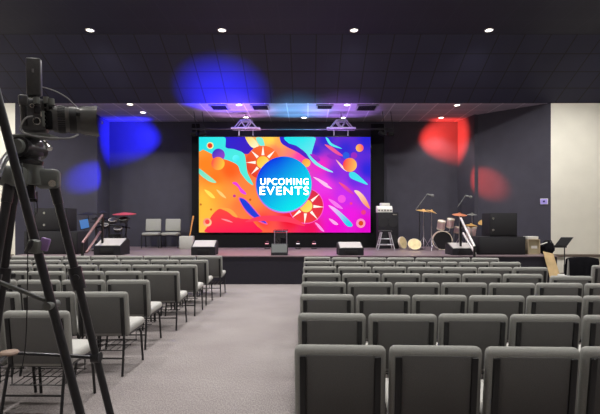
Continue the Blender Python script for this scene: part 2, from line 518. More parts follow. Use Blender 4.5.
def disc(cx, cy, r, c0, c1=None, ax=(0.7, 0.7), n=32):
    lay([(cx + r * math.cos(2 * PI * k / n), cy + r * math.sin(2 * PI * k / n)) for k in range(n)], c0, c1,
        ((cx - ax[0] * r, cy - ax[1] * r), (cx + ax[0] * r, cy + ax[1] * r)), smooth=False)
def q5(*p): return [(195 + x / 6.316, 130 + y / 6.316) for x, y in p]
def q6(*p): return [(280 + x / 6.316, 130 + y / 6.316) for x, y in p]
def q7(*p): return [(195 + x / 6.316, 180 + y / 6.316) for x, y in p]
def q8(*p): return [(280 + x / 6.316, 180 + y / 6.316) for x, y in p]
CYAN, BLUE, WHT = (35, 225, 232), (45, 35, 205), (255, 250, 235)
# upper left
lay(q5((175, 40), (320, 40), (335, 80), (368, 118), (330, 152), (265, 135), (200, 122)), BLUE, (60, 30, 190), ((225, 137), (250, 152)))
lay(q5((20, 40), (182, 40), (192, 108), (250, 122), (308, 148), (322, 200), (332, 270), (368, 345), (334, 328), (288, 270), (268, 222), (210, 192), (150, 175), (105, 150), (60, 122), (22, 132)), CYAN, (90, 235, 215), ((200, 140), (250, 180)))
lay(q5((318, 40), (365, 48), (402, 100), (365, 112), (335, 82)), (250, 210, 90), (255, 245, 200), ((246, 137), (256, 148)))
lay(q5((385, 50), (425, 52), (440, 108), (405, 92)), (120, 235, 220))
disc(218.5, 155, 6.4, (60, 50, 190), (150, 70, 200))
disc(218, 163.5, 6.6, (255, 80, 70), (255, 200, 60), (0.9, 0.3))
disc(210.2, 145.6, 3.4, (255, 235, 150)); disc(210, 145.6, 2.4, (225, 55, 40))
disc(236, 158.5, 3.6, (100, 245, 250), (60, 230, 235))
lay(q5((22, 242), (70, 275), (135, 330), (90, 325), (25, 275)), (100, 225, 205), (160, 235, 190), ((199, 168), (216, 182)))
lay(q5((235, 335), (262, 330), (290, 365), (318, 392), (322, 408), (290, 395), (270, 360)), (240, 60, 210), (225, 70, 230), ((233, 183), (246, 195)))
# first sun
disc(263, 162.5, 16.8, (250, 110, 50), (225, 60, 40), (-0.5, 0.7))
def sun(cx, cy, r, R, a0, a1, n, c):
    for i in range(n):
        a = math.radians(a0 + (a1 - a0) * i / max(1, n - 1))
        u, v = math.cos(a), math.sin(a)
        w = 1.5
        lay([(cx + u * (r + 1) - v * w, cy + v * (r + 1) + u * w), (cx + u * R, cy + v * R), (cx + u * (r + 1) + v * w, cy + v * (r + 1) - u * w)], WHT, smooth=False)
    disc(cx, cy, r, (255, 190, 50), (255, 225, 110))
sun(263, 162.5, 6.3, 17.0, 135, 315, 5, None)
# upper right
lay(q6((0, 40), (45, 40), (100, 95), (165, 145), (200, 185), (170, 180), (110, 140), (40, 105), (8, 80)), BLUE, (90, 30, 190), ((282, 138), (310, 158)))
lay(q6((35, 42), (212, 42), (214, 90), (200, 135), (215, 185), (260, 222), (335, 265), (300, 260), (228, 222), (188, 182), (160, 142), (100, 98), (52, 82)), CYAN, (150, 235, 240), ((300, 140), (330, 172)))
lay(q6((288, 48), (305, 55), (328, 85), (392, 118), (345, 108), (310, 90)), (80, 235, 235))
lay(q6((282, 92), (325, 105), (362, 132), (400, 165), (365, 158), (320, 128)), (245, 100, 130), (235, 70, 160), ((325, 146), (343, 156)))
lay(q6((295, 160), (345, 152), (385, 180), (330, 185)), (150, 40, 200))
lay(q6((352, 188), (375, 205), (425, 262), (390, 240)), (255, 150, 170), WHT, ((336, 160), (347, 171)))
disc(359.6, 148, 3.9, (255, 90, 110), (255, 190, 90), (-0.8, 0.2))
disc(346, 155.5, 3.4, (40, 90, 220)); disc(354, 155.5, 3.2, (150, 40, 190))
disc(349.8, 165, 7.0, (250, 60, 70), (255, 190, 90), (0.9, 0.2))
lay(q6((438, 270), (470, 268), (510, 300), (555, 345), (505, 330), (445, 302)), (60, 215, 235), (70, 230, 240), ((350, 172), (367, 185)))
disc(306.2, 163, 4.2, (255, 150, 60), (255, 200, 90))
lay(q6((188, 155), (225, 158), (255, 190), (230, 198)), (160, 40, 200))
lay(q6((210, 298), (250, 310), (305, 345), (255, 330)), (250, 190, 240))
# lower left
lay(q7((60, 60), (95, 75), (128, 112), (105, 112), (75, 85)), (255, 225, 90))
lay(q7((135, 60), (170, 80), (198, 115), (165, 100)), (255, 205, 120))
lay(q7((85, 335), (82, 290), (100, 235), (140, 190), (175, 182), (225, 200), (262, 232), (300, 245), (350, 250), (385, 285), (410, 335)), (250, 70, 60), (250, 25, 80), ((220, 210), (225, 232)))
lay(q7((150, 175), (215, 180), (250, 205), (270, 235), (245, 230), (205, 200)), (255, 165, 70))
lay(q7((165, 245), (205, 250), (240, 268), (205, 262)), (255, 140, 150))
lay(q7((275, 112), (320, 122), (372, 178), (412, 224), (460, 278), (418, 270), (355, 232), (308, 182)), (235, 90, 170))
lay(q7((282, 118), (318, 127), (368, 182), (408, 228), (452, 272), (420, 262), (360, 226), (313, 178)), (25, 60, 215), (40, 60, 210), ((240, 200), (266, 224)))
disc(207.5, 222.3, 4.2, (255, 130, 120), (255, 210, 150)); disc(207.5, 221.8, 2.3, (250, 70, 70))
disc(200.9, 204.5, 1.1, (205, 110, 40)); disc(211.2, 209.5, 1.1, (215, 110, 30)); disc(234.5, 196, 1.5, (200, 60, 140)); disc(250.3, 199.7, 1.2, (200, 90, 30))
# second sun and lower right
disc(306, 206, 17.8, (250, 90, 190)); disc(306, 206, 17.0, (240, 60, 60), (215, 40, 70), (0.5, -0.6))
sun(306, 206, 6.4, 18.2, -42, 140, 5, None)
lay(q8((305, 160), (345, 175), (395, 215), (458, 282), (425, 292), (375, 235), (335, 195)), (250, 180, 245), (40, 205, 235), ((332, 208), (345, 222)))
disc(341.7, 199, 4.0, (245, 80, 225))
lay(q8((305, 120), (350, 138), (398, 182), (350, 168)), (245, 120, 235))
lay(q8((308, 245), (335, 252), (368, 280), (340, 280)), (250, 170, 235))
lay(q8((370, 15), (420, 40), (470, 92), (425, 72)), (250, 80, 120), (200, 50, 190), ((340, 183), (354, 194)))
lay(q8((468, 68), (500, 72), (540, 115), (568, 182), (525, 150), (495, 105)), (255, 215, 190), (250, 140, 90), ((355, 192), (369, 208)))
lay(q8((235, 0), (260, 5), (330, 55), (285, 42)), (250, 190, 235))
lay(q8((220, 270), (245, 280), (280, 325), (255, 315)), (250, 150, 230))
disc(360.6, 223.2, 4.6, (255, 130, 200), (255, 160, 170)); disc(360.8, 223.2, 2.4, (215, 70, 30))
disc(363.4, 212.3, 2.4, (235, 60, 130)); disc(351, 203.5, 1.4, (245, 60, 140))
lay([(245, 222), (262, 216), (290, 217), (305, 226), (286, 222), (262, 221)], (250, 60, 90))
# centre disc
disc(284, 185, 28.2, (150, 40, 170), (200, 120, 230), (0, 1), 64)
disc(284, 184.2, 27.6, (0, 50, 225), (0, 228, 232), (0.6, 0.6), 64)
me = bpy.data.meshes.new('display'); bm.to_mesh(me); bm.free()
me.materials.append(MT['art'])
disp = bpy.data.objects.new('display', me); col.objects.link(disp)
disp.parent = scr
for v in me.vertices:
    v.co -= scr.location
tag(disp, 'glowing panel of orange, magenta and blue swirls')

def text_mesh(name, body, px0, px1, py0, py1, d, m, parent, bold=0.0):
    cu = bpy.data.curves.new(name, 'FONT')
    cu.body = body; cu.size = 1; cu.offset = bold; cu.extrude = 0.002; cu.space_character = 1.16
    tmp = bpy.data.objects.new('tmp', cu); col.objects.link(tmp)
    dg = bpy.context.evaluated_depsgraph_get(); dg.update()
    me = bpy.data.meshes.new_from_object(tmp.evaluated_get(dg))
    bpy.data.objects.remove(tmp)
    xs = [v.co.x for v in me.vertices]; ys = [v.co.y for v in me.vertices]
    a, b = P(px0, py1, SD), P(px1, py0, SD)
    for v in me.vertices:
        u = (v.co.x - min(xs)) / (max(xs) - min(xs)); w = (v.co.y - min(ys)) / (max(ys) - min(ys))
        v.co = Vector((a.x + (b.x - a.x) * u, d - v.co.z * 0.5, a.z + (b.z - a.z) * w)) - parent.location
    n0 = len(me.vertices)
    bm = bmesh.new(); bm.from_mesh(me)
    src = bm.faces[:]
    for sx, sz in ((0.08, 0), (-0.08, 0)):      # heavier strokes
        g = bmesh.ops.duplicate(bm, geom=src)
        bmesh.ops.translate(bm, vec=(M(sx, SD), 0, M(sz, SD)), verts=[v for v in g['geom'] if isinstance(v, bmesh.types.BMVert)])
    bm.to_mesh(me); bm.free()
    me.name = name
    me.materials.clear(); me.materials.append(MT[m])
    o = bpy.data.objects.new(name, me); col.objects.link(o); o.parent = parent
    return o
td = SD - 0.0005 * (layer[0] + 4)
tag(text_mesh('lettering', 'UPCOMING', 260.6, 308.4, 178.4, 185.0, td, 'letters', scr, 0.0), 'white word UPCOMING')
tag(text_mesh('lettering', 'EVENTS', 260.0, 308.8, 186.9, 194.9, td, 'letters', scr, 0.0), 'larger white word EVENTS')

# truss above the screen
TD = 13.75
p0, p1 = P(192, 129, TD), P(392, 129, TD)
tr = thing('lighting_truss', 'long dark truss with its two lit stretches in silver zigzag, above the big screen', 'truss', ((p0.x + p1.x) / 2, TD, p0.z))
part('pipe', MB().tube([p0, p1], 0.03, 10), 'black', tr)
for c in (246, 341):  # silver only on the lit stretches; the unlit truss stays a dark pipe
    m = MB()
    for dy in (-0.13, 0.13):
        bl, br_ = P(c - 14, 128.6, TD), P(c + 14, 128.6, TD)
        tl, trr = P(c - 5, 121, TD), P(c + 5, 121, TD)
        off = Vector((0, dy, 0))
        m.tube([bl + off, br_ + off], 0.024)
        m.tube([tl + off, trr + off], 0.02)
        lo1, lo2, mid = P(c - 11, 128.4, TD), P(c + 11, 128.4, TD), P(c, 128.4, TD)
        m.tube([lo1 + off, tl + off], 0.018); m.tube([tl + off, mid + off], 0.022)
        m.tube([mid + off, trr + off], 0.022); m.tube([trr + off, lo2 + off], 0.018)
    for q in (-14, 0, 14):
        e = P(c + q, 128.6, TD)
        m.tube([e + Vector((0, -0.13, 0)), e + Vector((0, 0.13, 0))], 0.018)
    part('lit_truss_section', m, 'alu', tr)
    for q in (-7, 7):
        t0, b0 = P(c + q, 128.6, TD), P(c + q, 135.5, TD)
        part('hanger', MB().tube([t0, b0], 0.012), 'alu', tr)
    part('ceiling_rod', MB().tube([P(c, 121, TD), Vector((P(c, 0, TD).x, TD, ZS + 0.01))], 0.012), 'black', tr)

# coloured stage fixtures hung from the stage ceiling
def stage_spot(loc, target, color, power, size, blend, label, mname):
    loc, target = Vector(loc), Vector(target)
    d = (target - loc).normalized()
    t = thing('stage_spotlight', label, 'spotlight', loc, 'coloured stage spotlights')
    part('can', MB().lathe(loc - d * 0.12, d, [(0, 0), (0.05, 0.0), (0.065, 0.03), (0.065, 0.2), (0.058, 0.2), (0.058, 0.17)], 20), 'black_matte', t)
    part('lens', MB().lathe(loc - d * 0.12, d, [(0, 0.175), (0.056, 0.172)], 20), mname, t)
    zt = (ZS + 0.01) if loc.z > 2 else STG
    part('yoke', MB().tube([loc + Vector((0.075, 0, 0)), loc + Vector((0.075, 0, 0.12 if loc.z > 2 else -0.12)), Vector((loc.x, loc.y, zt))], 0.01), 'black', t)
    ld = bpy.data.lights.new('spot', 'SPOT')
    ld.energy = power; ld.color = color; ld.spot_size = math.radians(size); ld.spot_blend = blend; ld.shadow_soft_size = 0.03
    lo = bpy.data.objects.new('beam', ld); col.objects.link(lo)
    lo.parent = t
    lo.location = d * 0.12
    lo.rotation_euler = d.to_track_quat('-Z', 'Y').to_euler()
    return t
BL, RD = (0.02, 0.02, 1.0), (1.0, 0.05, 0.03)
stage_spot((-3.45, 13.6, 4.18), (-6.25, 15.0, 4.36), BL, 5200, 40, 0.9, 'black spotlight on the left truss end throwing blue light into the stage corner', 'lamp_blue')
stage_spot((2.50, 13.6, 4.18), (4.78, 15.0, 4.3), RD, 4200, 42, 0.9, 'black spotlight on the right truss end throwing red light into the stage corner', 'lamp_red')
stage_spot((-3.2, 13.6, 4.18), (-6.70, 13.87, 2.95), BL, 6500, 17, 0.9, 'black spotlight beside the left truss end, glancing blue over the front wall', 'lamp_blue')
stage_spot((2.25, 13.6, 4.18), (5.46, 13.83, 2.75), RD, 2500, 18, 0.9, 'black spotlight beside the right truss end, glancing red over the front wall', 'lamp_red')

# ------------------------------------------------------------------ chairs
def rbox(m, c, s, bev, rot=None, seg=3):
    return m.box(c, s, bev, rot, seg)
def make_chair(label, w=0.527, rack=True):
    """padded church chair: faces +Y, origin on the floor under the back"""
    t = thing('banquet_chair', label, 'chair', (0, 0, 0), 'grey padded chairs in rows')
    lean = Euler((math.radians(7), 0, 0))
    # backrest cushion with a thick rolled rim
    zc = 0.605
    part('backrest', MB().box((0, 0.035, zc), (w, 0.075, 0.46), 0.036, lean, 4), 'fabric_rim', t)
    m = MB()
    R = lean.to_matrix()
    c = Vector((0, 0.035, zc))
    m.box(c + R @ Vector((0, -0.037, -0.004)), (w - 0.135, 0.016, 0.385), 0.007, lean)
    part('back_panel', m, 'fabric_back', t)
    for s in (-1, 1):
        x = s * (w / 2 - 0.050)
        up = c + R @ Vector((x, -0.042, 0.182))
        lo = c + R @ Vector((x, -0.042, -0.22))
        part('back_post', MB().bar(up, lo, 0.036, 0.022, 0.005).bar(lo, (x, 0.02, 0.40), 0.03, 0.022), 'chair_metal', t)
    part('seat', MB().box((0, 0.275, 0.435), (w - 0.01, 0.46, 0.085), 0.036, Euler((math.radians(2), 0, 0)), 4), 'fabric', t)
    part('seat_frame', MB().bar((-w / 2 + 0.035, 0.05, 0.385), (-w / 2 + 0.035, 0.47, 0.39), 0.025).bar((w / 2 - 0.035, 0.05, 0.385), (w / 2 - 0.035, 0.47, 0.39), 0.025)
         .bar((-w / 2 + 0.035, 0.06, 0.385), (w / 2 - 0.035, 0.06, 0.385), 0.025).bar((-w / 2 + 0.035, 0.46, 0.39), (w / 2 - 0.035, 0.46, 0.39), 0.025), 'chair_metal', t)
    for s in (-1, 1):
        x = s * (w / 2 - 0.025)
        part('leg', MB().tube([(x - s * 0.03, 0.03, 0.44), (x - s * 0.012, 0.0, 0.36), (x, -0.07, 0.0)], 0.0125), 'chair_metal', t)
        part('leg', MB().tube([(x - s * 0.02, 0.40, 0.40), (x, 0.43, 0.32), (x + s * 0.005, 0.47, 0.0)], 0.0125), 'chair_metal', t)
    part('stretcher', MB().tube([(-w / 2 + 0.03, -0.035, 0.17), (w / 2 - 0.03, -0.035, 0.17)], 0.008), 'chair_metal', t)
    if rack:
        m = MB()
        for i in range(7):
            x = -w / 2 + 0.06 + (w - 0.12) * i / 6
            m.tube([(x, 0.02, 0.235), (x, 0.36, 0.255)], 0.004, 6)
        for y, z in ((0.02, 0.235), (0.19, 0.245), (0.36, 0.255)):
            m.tube([(-w / 2 + 0.04, y, z), (w / 2 - 0.04, y, z)], 0.005, 6)
        for s in (-1, 1):
            for y, z in ((0.04, 0.236), (0.34, 0.254)):
                m.tube([(s * (w / 2 - 0.045), y, z), (s * (w / 2 - 0.045), y, 0.39)], 0.005, 6)
        part('book_rack', m, 'chair_metal', t)
    return t
ordn = ['first', 'second', 'third', 'fourth', 'fifth', 'sixth', 'seventh', 'eighth']
near = ['nearest row', 'second row from the front edge', 'third row', 'fourth row', 'fifth row', 'sixth row', 'seventh row', 'eighth row']
chair0 = make_chair('grey padded chair')
used = [False]
PITCH = 0.545
def place(loc, rz, label, group=None):
    o = chair0 if not used[0] else copy_tree(chair0)
    used[0] = True
    o.location = loc; o.rotation_euler = (0, 0, rz)
    o['label'] = label
    if group: o['group'] = group
    return o
# right of the aisle: eight rows, a little nearer at their far end
rot = math.radians(-1.9)
for r_ in range(8):
    d = 2.60 + 0.897 * r_
    for k in range(7):
        x = -0.088 + PITCH * (k + 0.5)
        y = d - x * math.tan(-rot) + random.uniform(-0.012, 0.012)
        if (x - PITCH / 2) / d * F + CX > 606:
            continue
        rz = rot + random.uniform(-0.012, 0.012)
        if r_ == 4 and k == 6:
            x -= 0.02; y -= 0.2; rz -= 0.05
        if r_ == 7 and k == 0:
            y += 0.12
        place((x, y, 0), rz, 'grey padded chair, right block, %s from the camera, %s seat from the aisle' % (
            ['nearest row', 'second row', 'third row', 'fourth row', 'fifth row', 'sixth row', 'seventh row', 'farthest row'][r_], ordn[k]))
# left of the aisle: seven rows
for r_ in range(7):
    d = 3.60 + 0.945 * r_
    for k in range(8):
        x = (-1.895, -1.815, -1.925, -1.83, -1.81, -1.835, -1.76)[r_] - PITCH * (k + 0.5)
        y = d + random.uniform(-0.015, 0.015)
        if (x + PITCH / 2) / d * F + CX < -4:
            continue
        place((x, y, 0), random.uniform(-0.015, 0.015), 'grey padded chair, left block, %s from the camera, %s seat from the aisle' % (
            ['nearest row', 'second row', 'third row', 'fourth row', 'fifth row', 'sixth row', 'farthest row'][r_], ordn[k]))
# loose chairs by the white wall on the right
pe = P(591.5, 0, 7.3)
place((pe.x + 0.27, 7.3, 0), math.radians(3), 'grey padded chair cut off by the right edge, in front of the white wall')
pc = P(581.5, 0, 8.6)
place((pc.x + 0.02, 8.6, 0), math.radians(-6), 'chair almost hidden under a black coat, before the white wall', 'grey padded chairs in rows')
m = MB()
R10 = Matrix.Rotation(math.radians(-6), 4, 'Z')
def coat_pt(x, y, z): return Vector((pc.x + 0.02, 8.6, 0)) + R10 @ Vector((x, y, z))
prof = [(-0.075, 0.36), (-0.078, 0.55), (-0.062, 0.80), (-0.035, 0.86), (0.03, 0.865), (0.085, 0.83), (0.11, 0.60), (0.125, 0.5)]
rows = []
for i in range(17):
    u = i / 16
    x = -0.27 + 0.54 * u
    rip = 0.012 * math.sin(u * 21) + 0.006 * math.sin(u * 47 + 1)
    sag = -0.03 * (abs(u - 0.5) * 2) ** 3
    rows.append([m.bm.verts.new(coat_pt(x, y + (rip if y > 0 else -abs(rip)) , z + (sag if z > 0.7 else 0) + (0.04 * math.sin(u * 9) if j in (0,) else 0))) for j, (y, z) in enumerate(prof)])
for a, b in zip(rows, rows[1:]):
    for j in range(len(prof) - 1):
        m.bm.faces.new((a[j], a[j + 1], b[j + 1], b[j]))
bmesh.ops.solidify(m.bm, geom=m.bm.faces[:], thickness=0.008)
co = link_mesh('coat', m, 'coat')
tag(co, 'black coat draped over the back of a chair before the white wall', 'coat')
# two pale chairs on the stage
def stage_chair(px, label):
    t = thing('stage_chair', label, 'chair', (0, 0, 0), 'pale grey chairs on the stage')
    w = 0.48
    part('backrest', MB().box((0, 0.22, 0.72), (w, 0.07, 0.40), 0.03, Euler((math.radians(-8), 0, 0)), 3), 'fabric_light', t)
    part('seat', MB().box((0, -0.04, 0.44), (w + 0.02, 0.5, 0.09), 0.035, None, 3), 'fabric_light', t)
    for s in (-1, 1):
        part('back_post', MB().bar((s * 0.2, 0.245, 0.86), (s * 0.22, 0.2, 0.36), 0.025), 'chair_metal', t)
        part('leg', MB().tube([(s * 0.25, -0.26, 0.40), (s * 0.26, -0.28, 0.0)], 0.013), 'chair_metal', t)
        part('leg', MB().tube([(s * 0.24, 0.19, 0.40), (s * 0.25, 0.26, 0.0)], 0.013), 'chair_metal', t)
    part('seat_frame', MB().box((0, -0.04, 0.385), (w - 0.06, 0.44, 0.03)), 'chair_metal', t)
    p = P(px, 0, 14.3)
    t.location = (p.x, 14.3, STG)
    return t
s1 = stage_chair(152.0, 'pale grey padded chair on the stage, left of the pair beside the guitar')
s1.rotation_euler.z = 0.12
s2 = copy_tree(s1)
s2.location.x = P(171.5, 0, 14.3).x
s2.rotation_euler.z = 0.06
s2['label'] = 'pale grey padded chair on the stage, right of the pair, nearest the guitar'

# ------------------------------------------------------------------ stage boxes
def cabinet(name, px0, px1, py0, py1, d, depth, label, cat, dots=None, z0=None, group=None, mname='box_black', grill=True):
    a, b = P(px0, py0, d), P(px1, py1, d)
    zb = b.z if z0 is None else z0
    t = thing(name, label, cat, ((a.x + b.x) / 2, d + depth / 2, zb), group)
    part('body', MB().box(((a.x + b.x) / 2, d + depth / 2, (a.z + zb) / 2), (b.x - a.x, depth, a.z - zb), 0.012), mname, t)
    if grill:
        part('grille', MB().box(((a.x + b.x) / 2, d - 0.004, (a.z + zb) / 2), (b.x - a.x - 0.06, 0.014, a.z - zb - 0.06), 0.004), 'grille', t)
    for (px, py) in dots or ():
        c = P(px, py, d)
        part('corner_badge', MB().lathe(c + Vector((0, -0.012, 0)), (0, -1, 0), [(0.03, 0), (0.03, 0.008), (0, 0.01)], 16), 'silver', t)
    return t
cabinet('subwoofer', 24, 78, 231.2, 252, 11.5, 0.55, 'wide black speaker cabinet on the left stage edge, under another cabinet', 'speaker', z0=STG)
cabinet('subwoofer', 34, 67, 208, 231.2, 11.55, 0.5, 'black speaker cabinet on top of the wide one, left stage edge behind the tripod', 'speaker', [(44.5, 213), (44.5, 225)], z0=P(0, 231.2, 11.5).z)
zr = P(0, 236.8, 11.35).z
cabinet('subwoofer', 478.5, 525.5, 236.8, 256, 11.35, 0.55, 'wide black speaker cabinet on the right stage edge, under another cabinet', 'speaker', z0=STG)
cabinet('subwoofer', 489.5, 517.3, 213, 236.8, 11.4, 0.5, 'black speaker cabinet on top of the wide one, right stage edge by the drums', 'speaker', [(493, 218.5), (493, 230)], z0=zr)

def wedge(px0, px1, py_top, d, label, tilt=0.0):
    a, b = P(px0, py_top, d), P(px1, py_top, d)
    w = b.x - a.x
    hgt = a.z - STG
    t = thing('floor_monitor', label, 'stage monitor', ((a.x + b.x) / 2, d, STG), 'wedge monitors along the stage edge')
    cx = (a.x + b.x) / 2
    fr = hgt * 0.55
    pr = [(0, 0.0), (0, fr), (0.40, hgt), (0.52, hgt * 0.86), (0.52, 0.0)]
    part('cabinet', MB().prism([(cx - w / 2, d - 0.4 + y, STG + z) for y, z in pr], (w, 0, 0)), 'box_black', t)
    n = Vector((0, -(hgt - fr), 0.40)).normalized()
    g = [Vector((cx - w / 2 + 0.03, d - 0.4 + 0.02, STG + fr + 0.02 * (hgt - fr) / 0.4)), Vector((cx + w / 2 - 0.03, d - 0.4 + 0.02, STG + fr + 0.02 * (hgt - fr) / 0.4)),
         Vector((cx + w / 2 - 0.03, d - 0.02, STG + hgt - 0.02 * (hgt - fr) / 0.4)), Vector((cx - w / 2 + 0.03, d - 0.02, STG + hgt - 0.02 * (hgt - fr) / 0.4))]
    part('grille', MB().prism(g, n * 0.012), 'grille_pale', t)
    part('port_panel', MB().box((cx, d - 0.403, STG + fr * 0.5), (w * 0.5, 0.012, fr * 0.5), 0.003), 'black', t)
    t.rotation_euler.z = tilt
    return t
wedge(194.5, 217.5, 240.3, 11.55, 'black wedge monitor on the stage edge at the lower left corner of the screen', 0.05)
wedge(337, 361, 242, 11.55, 'black wedge monitor on the stage edge at the lower right corner of the screen', 0.06)
wedge(101.5, 128, 238.3, 11.6, 'black wedge monitor with pale grille before the electronic drums', -0.05)
wedge(446.5, 470, 242.8, 11.6, 'black wedge monitor with pale grille in front of the bass drum', 0.05)

# grey box and acrylic lectern in the middle
t = thing('floor_box', 'small grey box with sloping face at the middle of the stage edge', 'box', (P(279, 0, 11.25).x, 11.25, STG))
a, b = P(271.3, 244, 11.2), P(287.5, 255, 11.2)
cx, w, hgt = (a.x + b.x) / 2, b.x - a.x, a.z - STG
part('body', MB().prism([(a.x, 11.12 + y, STG + z) for y, z in [(0, 0), (0, 0.06), (0.12, hgt), (0.34, hgt), (0.34, 0)]], (w, 0, 0)), 'wood_grey' if False else 'box_black', t)
nn = Vector((0, -(hgt - 0.06), 0.12)).normalized()
part('face', MB().prism([Vector((x, 11.12 + y, STG + z)) for x, y, z in [(a.x + 0.01, 0.004, 0.068), (b.x - 0.01, 0.004, 0.068), (b.x - 0.01, 0.116, hgt - 0.008), (a.x + 0.01, 0.116, hgt - 0.008)]], nn * 0.006), mat('grey_face', srgb(88, 92, 92), 0.6), t)
LD = 13.2
a, b = P(274, 231.3, LD), P(287, 247.5, LD)
t = thing('lectern', 'clear acrylic lectern standing behind the grey box below the screen', 'lectern', ((a.x + b.x) / 2, LD, STG))
cx = (a.x + b.x) / 2
part('front_panel', MB().box((cx, LD, (a.z + STG + 0.03) / 2), (b.x - a.x - 0.05, 0.012, a.z - STG - 0.03)), 'acrylic', t)
for s in (-1, 1):
    part('side_panel', MB().box((cx + s * ((b.x - a.x) / 2 - 0.012), LD + 0.1, (a.z + STG + 0.03) / 2), (0.014, 0.22, a.z - STG - 0.03)), 'acrylic_edge', t)
part('top_panel', MB().box((cx, LD + 0.1, a.z + 0.012), (b.x - a.x + 0.04, 0.3, 0.014), 0.004, Euler((0.2, 0, 0))), 'acrylic', t)
part('base', MB().box((cx, LD + 0.1, STG + 0.015), (b.x - a.x + 0.04, 0.3, 0.03), 0.005), 'black', t)
for px, mm, l in ((267, 'lamp_pink', 'small floor light with pink glow left of the acrylic lectern'),
                  (298, 'lamp_white', 'small floor light with white glow right of the acrylic lectern'),
                  (314, 'lamp_pink', 'small floor light with pink glow near the right wedge monitor')):
    p = P(px, 243.6, 13.6)
    t = thing('floor_light', l, 'floor light', (p.x, 13.6, STG), 'little floor lights under the screen')
    part('can', MB().cyl((p.x, 13.56, p.z), (p.x, 13.74, p.z + 0.03), 0.055, 0.05), 'black', t)
    part('bracket', MB().bar((p.x - 0.065, 13.66, p.z), (p.x - 0.065, 13.66, STG), 0.012).bar((p.x + 0.065, 13.66, p.z), (p.x + 0.065, 13.66, STG), 0.012).box((p.x, 13.66, STG + 0.01), (0.16, 0.1, 0.02)), 'black', t)
    part('lens', MB().box((p.x, 13.553, p.z), (0.11, 0.01, 0.025), 0.004), mm, t)
    ld = bpy.data.lights.new('uplight', 'SPOT')
    ld.energy = 1700; ld.spot_size = math.radians(38); ld.spot_blend = 1.0; ld.shadow_soft_size = 0.05
    ld.color = {267: (0.75, 0.35, 0.8), 298: (0.15, 0.55, 1.0), 314: (0.5, 0.25, 1.0)}[px]
    lo = bpy.data.objects.new('uplight_beam', ld); col.objects.link(lo); lo.parent = t
    lo.location = Vector((0, 0.03, p.z - STG + 0.12))
    dv = Vector(({267: -0.85, 298: 0.0, 314: 0.75}[px], -0.15, 4.0))
    lo.rotation_euler = dv.to_track_quat('-Z', 'Y').to_euler()

# guitar and its amplifier left of the screen
AD = 13.68
cabinet('guitar_amplifier', 179.2, 192.6, 236.2, 248, AD, 0.22, 'small pale grey amplifier box beside the stage chairs, guitar behind it', 'amplifier', z0=STG, mname='amp_grille', grill=False)
g0, g1 = P(189.6, 237, 14.12), P(193.2, 216.5, 14.2)
t = thing('electric_guitar', 'electric guitar with amber neck standing upright behind the pale amplifier', 'guitar', (g0.x, 14.12, STG))
up = (g1 - g0).normalized()
base = g0 - up * 0.32
body = []
for k in range(28):
    a_ = 2 * PI * k / 28
    rr = 0.155 + 0.035 * math.cos(2 * a_) - 0.02 * math.cos(4 * a_)
    body.append(base + Vector((math.sin(a_) * rr, 0, 0)) + up * (math.cos(a_) * rr * 1.25))
part('body', MB().prism(body, (0, 0.045, 0)), 'guitar_body', t)
part('neck', MB().bar(base + up * 0.1 + Vector((0, -0.01, 0)), g1 - up * 0.13, 0.045, 0.03, 0.006), 'guitar', t)
part('headstock', MB().bar(g1 - up * 0.14, g1 + up * 0.02, 0.085, 0.022, 0.008), 'guitar', t)
part('stand', MB().tube([base + Vector((-0.16, -0.05, -0.1)), (base.x - 0.18, base.y - 0.12, STG + 0.01)], 0.01).tube([base + Vector((0.16, -0.05, -0.1)), (base.x + 0.18, base.y - 0.12, STG + 0.01)], 0.01)
     .tube([base + Vector((-0.16, -0.05, -0.1)), base + Vector((0.16, -0.05, -0.1))], 0.01).tube([base + Vector((0, 0.07, 0)), (base.x, base.y + 0.12, STG + 0.01)], 0.01), 'black', t)

# amp rack, white machine, stool right of the screen
RKD = 13.82
a, b = P(378, 212.3, RKD), P(398.5, 248, RKD)
t = thing('bass_cabinet', 'tall black speaker cabinet standing right of the screen behind the stool', 'speaker', ((a.x + b.x) / 2, RKD + 0.2, STG))
cx = (a.x + b.x) / 2
part('body', MB().box((cx, RKD + 0.2, (a.z + STG) / 2), (b.x - a.x, 0.4, a.z - STG), 0.015), 'box_black', t)
for row in range(2):
    for s in (-1, 1):
        c = Vector((cx + s * (b.x - a.x) * 0.24, RKD, STG + 0.28 + 0.52 * row))
        part('speaker_cone', MB().lathe(c, (0, -1, 0), [(0.145, 0), (0.145, 0.012), (0.125, 0.014), (0.05, -0.0), (0.0, 0.008)], 24), 'grille', t)
part('badge', MB().box((cx + 0.2, RKD - 0.004, a.z - 0.07), (0.12, 0.008, 0.03)), 'silver', t)
pa, pb = P(377.6, 206, RKD), P(392.8, 212.3, RKD)
t = thing('mixer_head', 'white machine with knobs on top of the tall black cabinet', 'amplifier', ((pa.x + pb.x) / 2, RKD + 0.2, a.z))
cx2, w2 = (pa.x + pb.x) / 2, pb.x - pa.x
part('body', MB().prism([(pa.x, RKD + 0.04 + y, a.z + z) for y, z in [(0, 0), (0, 0.11), (0.08, 0.2), (0.3, 0.2), (0.3, 0)]], (w2, 0, 0)), 'white', t)
part('top_unit', MB().box((cx2 + 0.02, RKD + 0.22, a.z + 0.245), (w2 * 0.62, 0.2, 0.09), 0.015), 'white', t)
for i in range(5):
    part('knob', MB().cyl((cx2 - 0.18 + 0.09 * i, RKD + 0.05, a.z + 0.06), (cx2 - 0.18 + 0.09 * i, RKD + 0.02, a.z + 0.06), 0.022), 'black', t)
STD = 13.2
a = P(385.3, 230.3, STD)
t = thing('stool', 'silver four-legged stool with dark round seat in front of the tall cabinet', 'stool', (a.x, STD, STG))
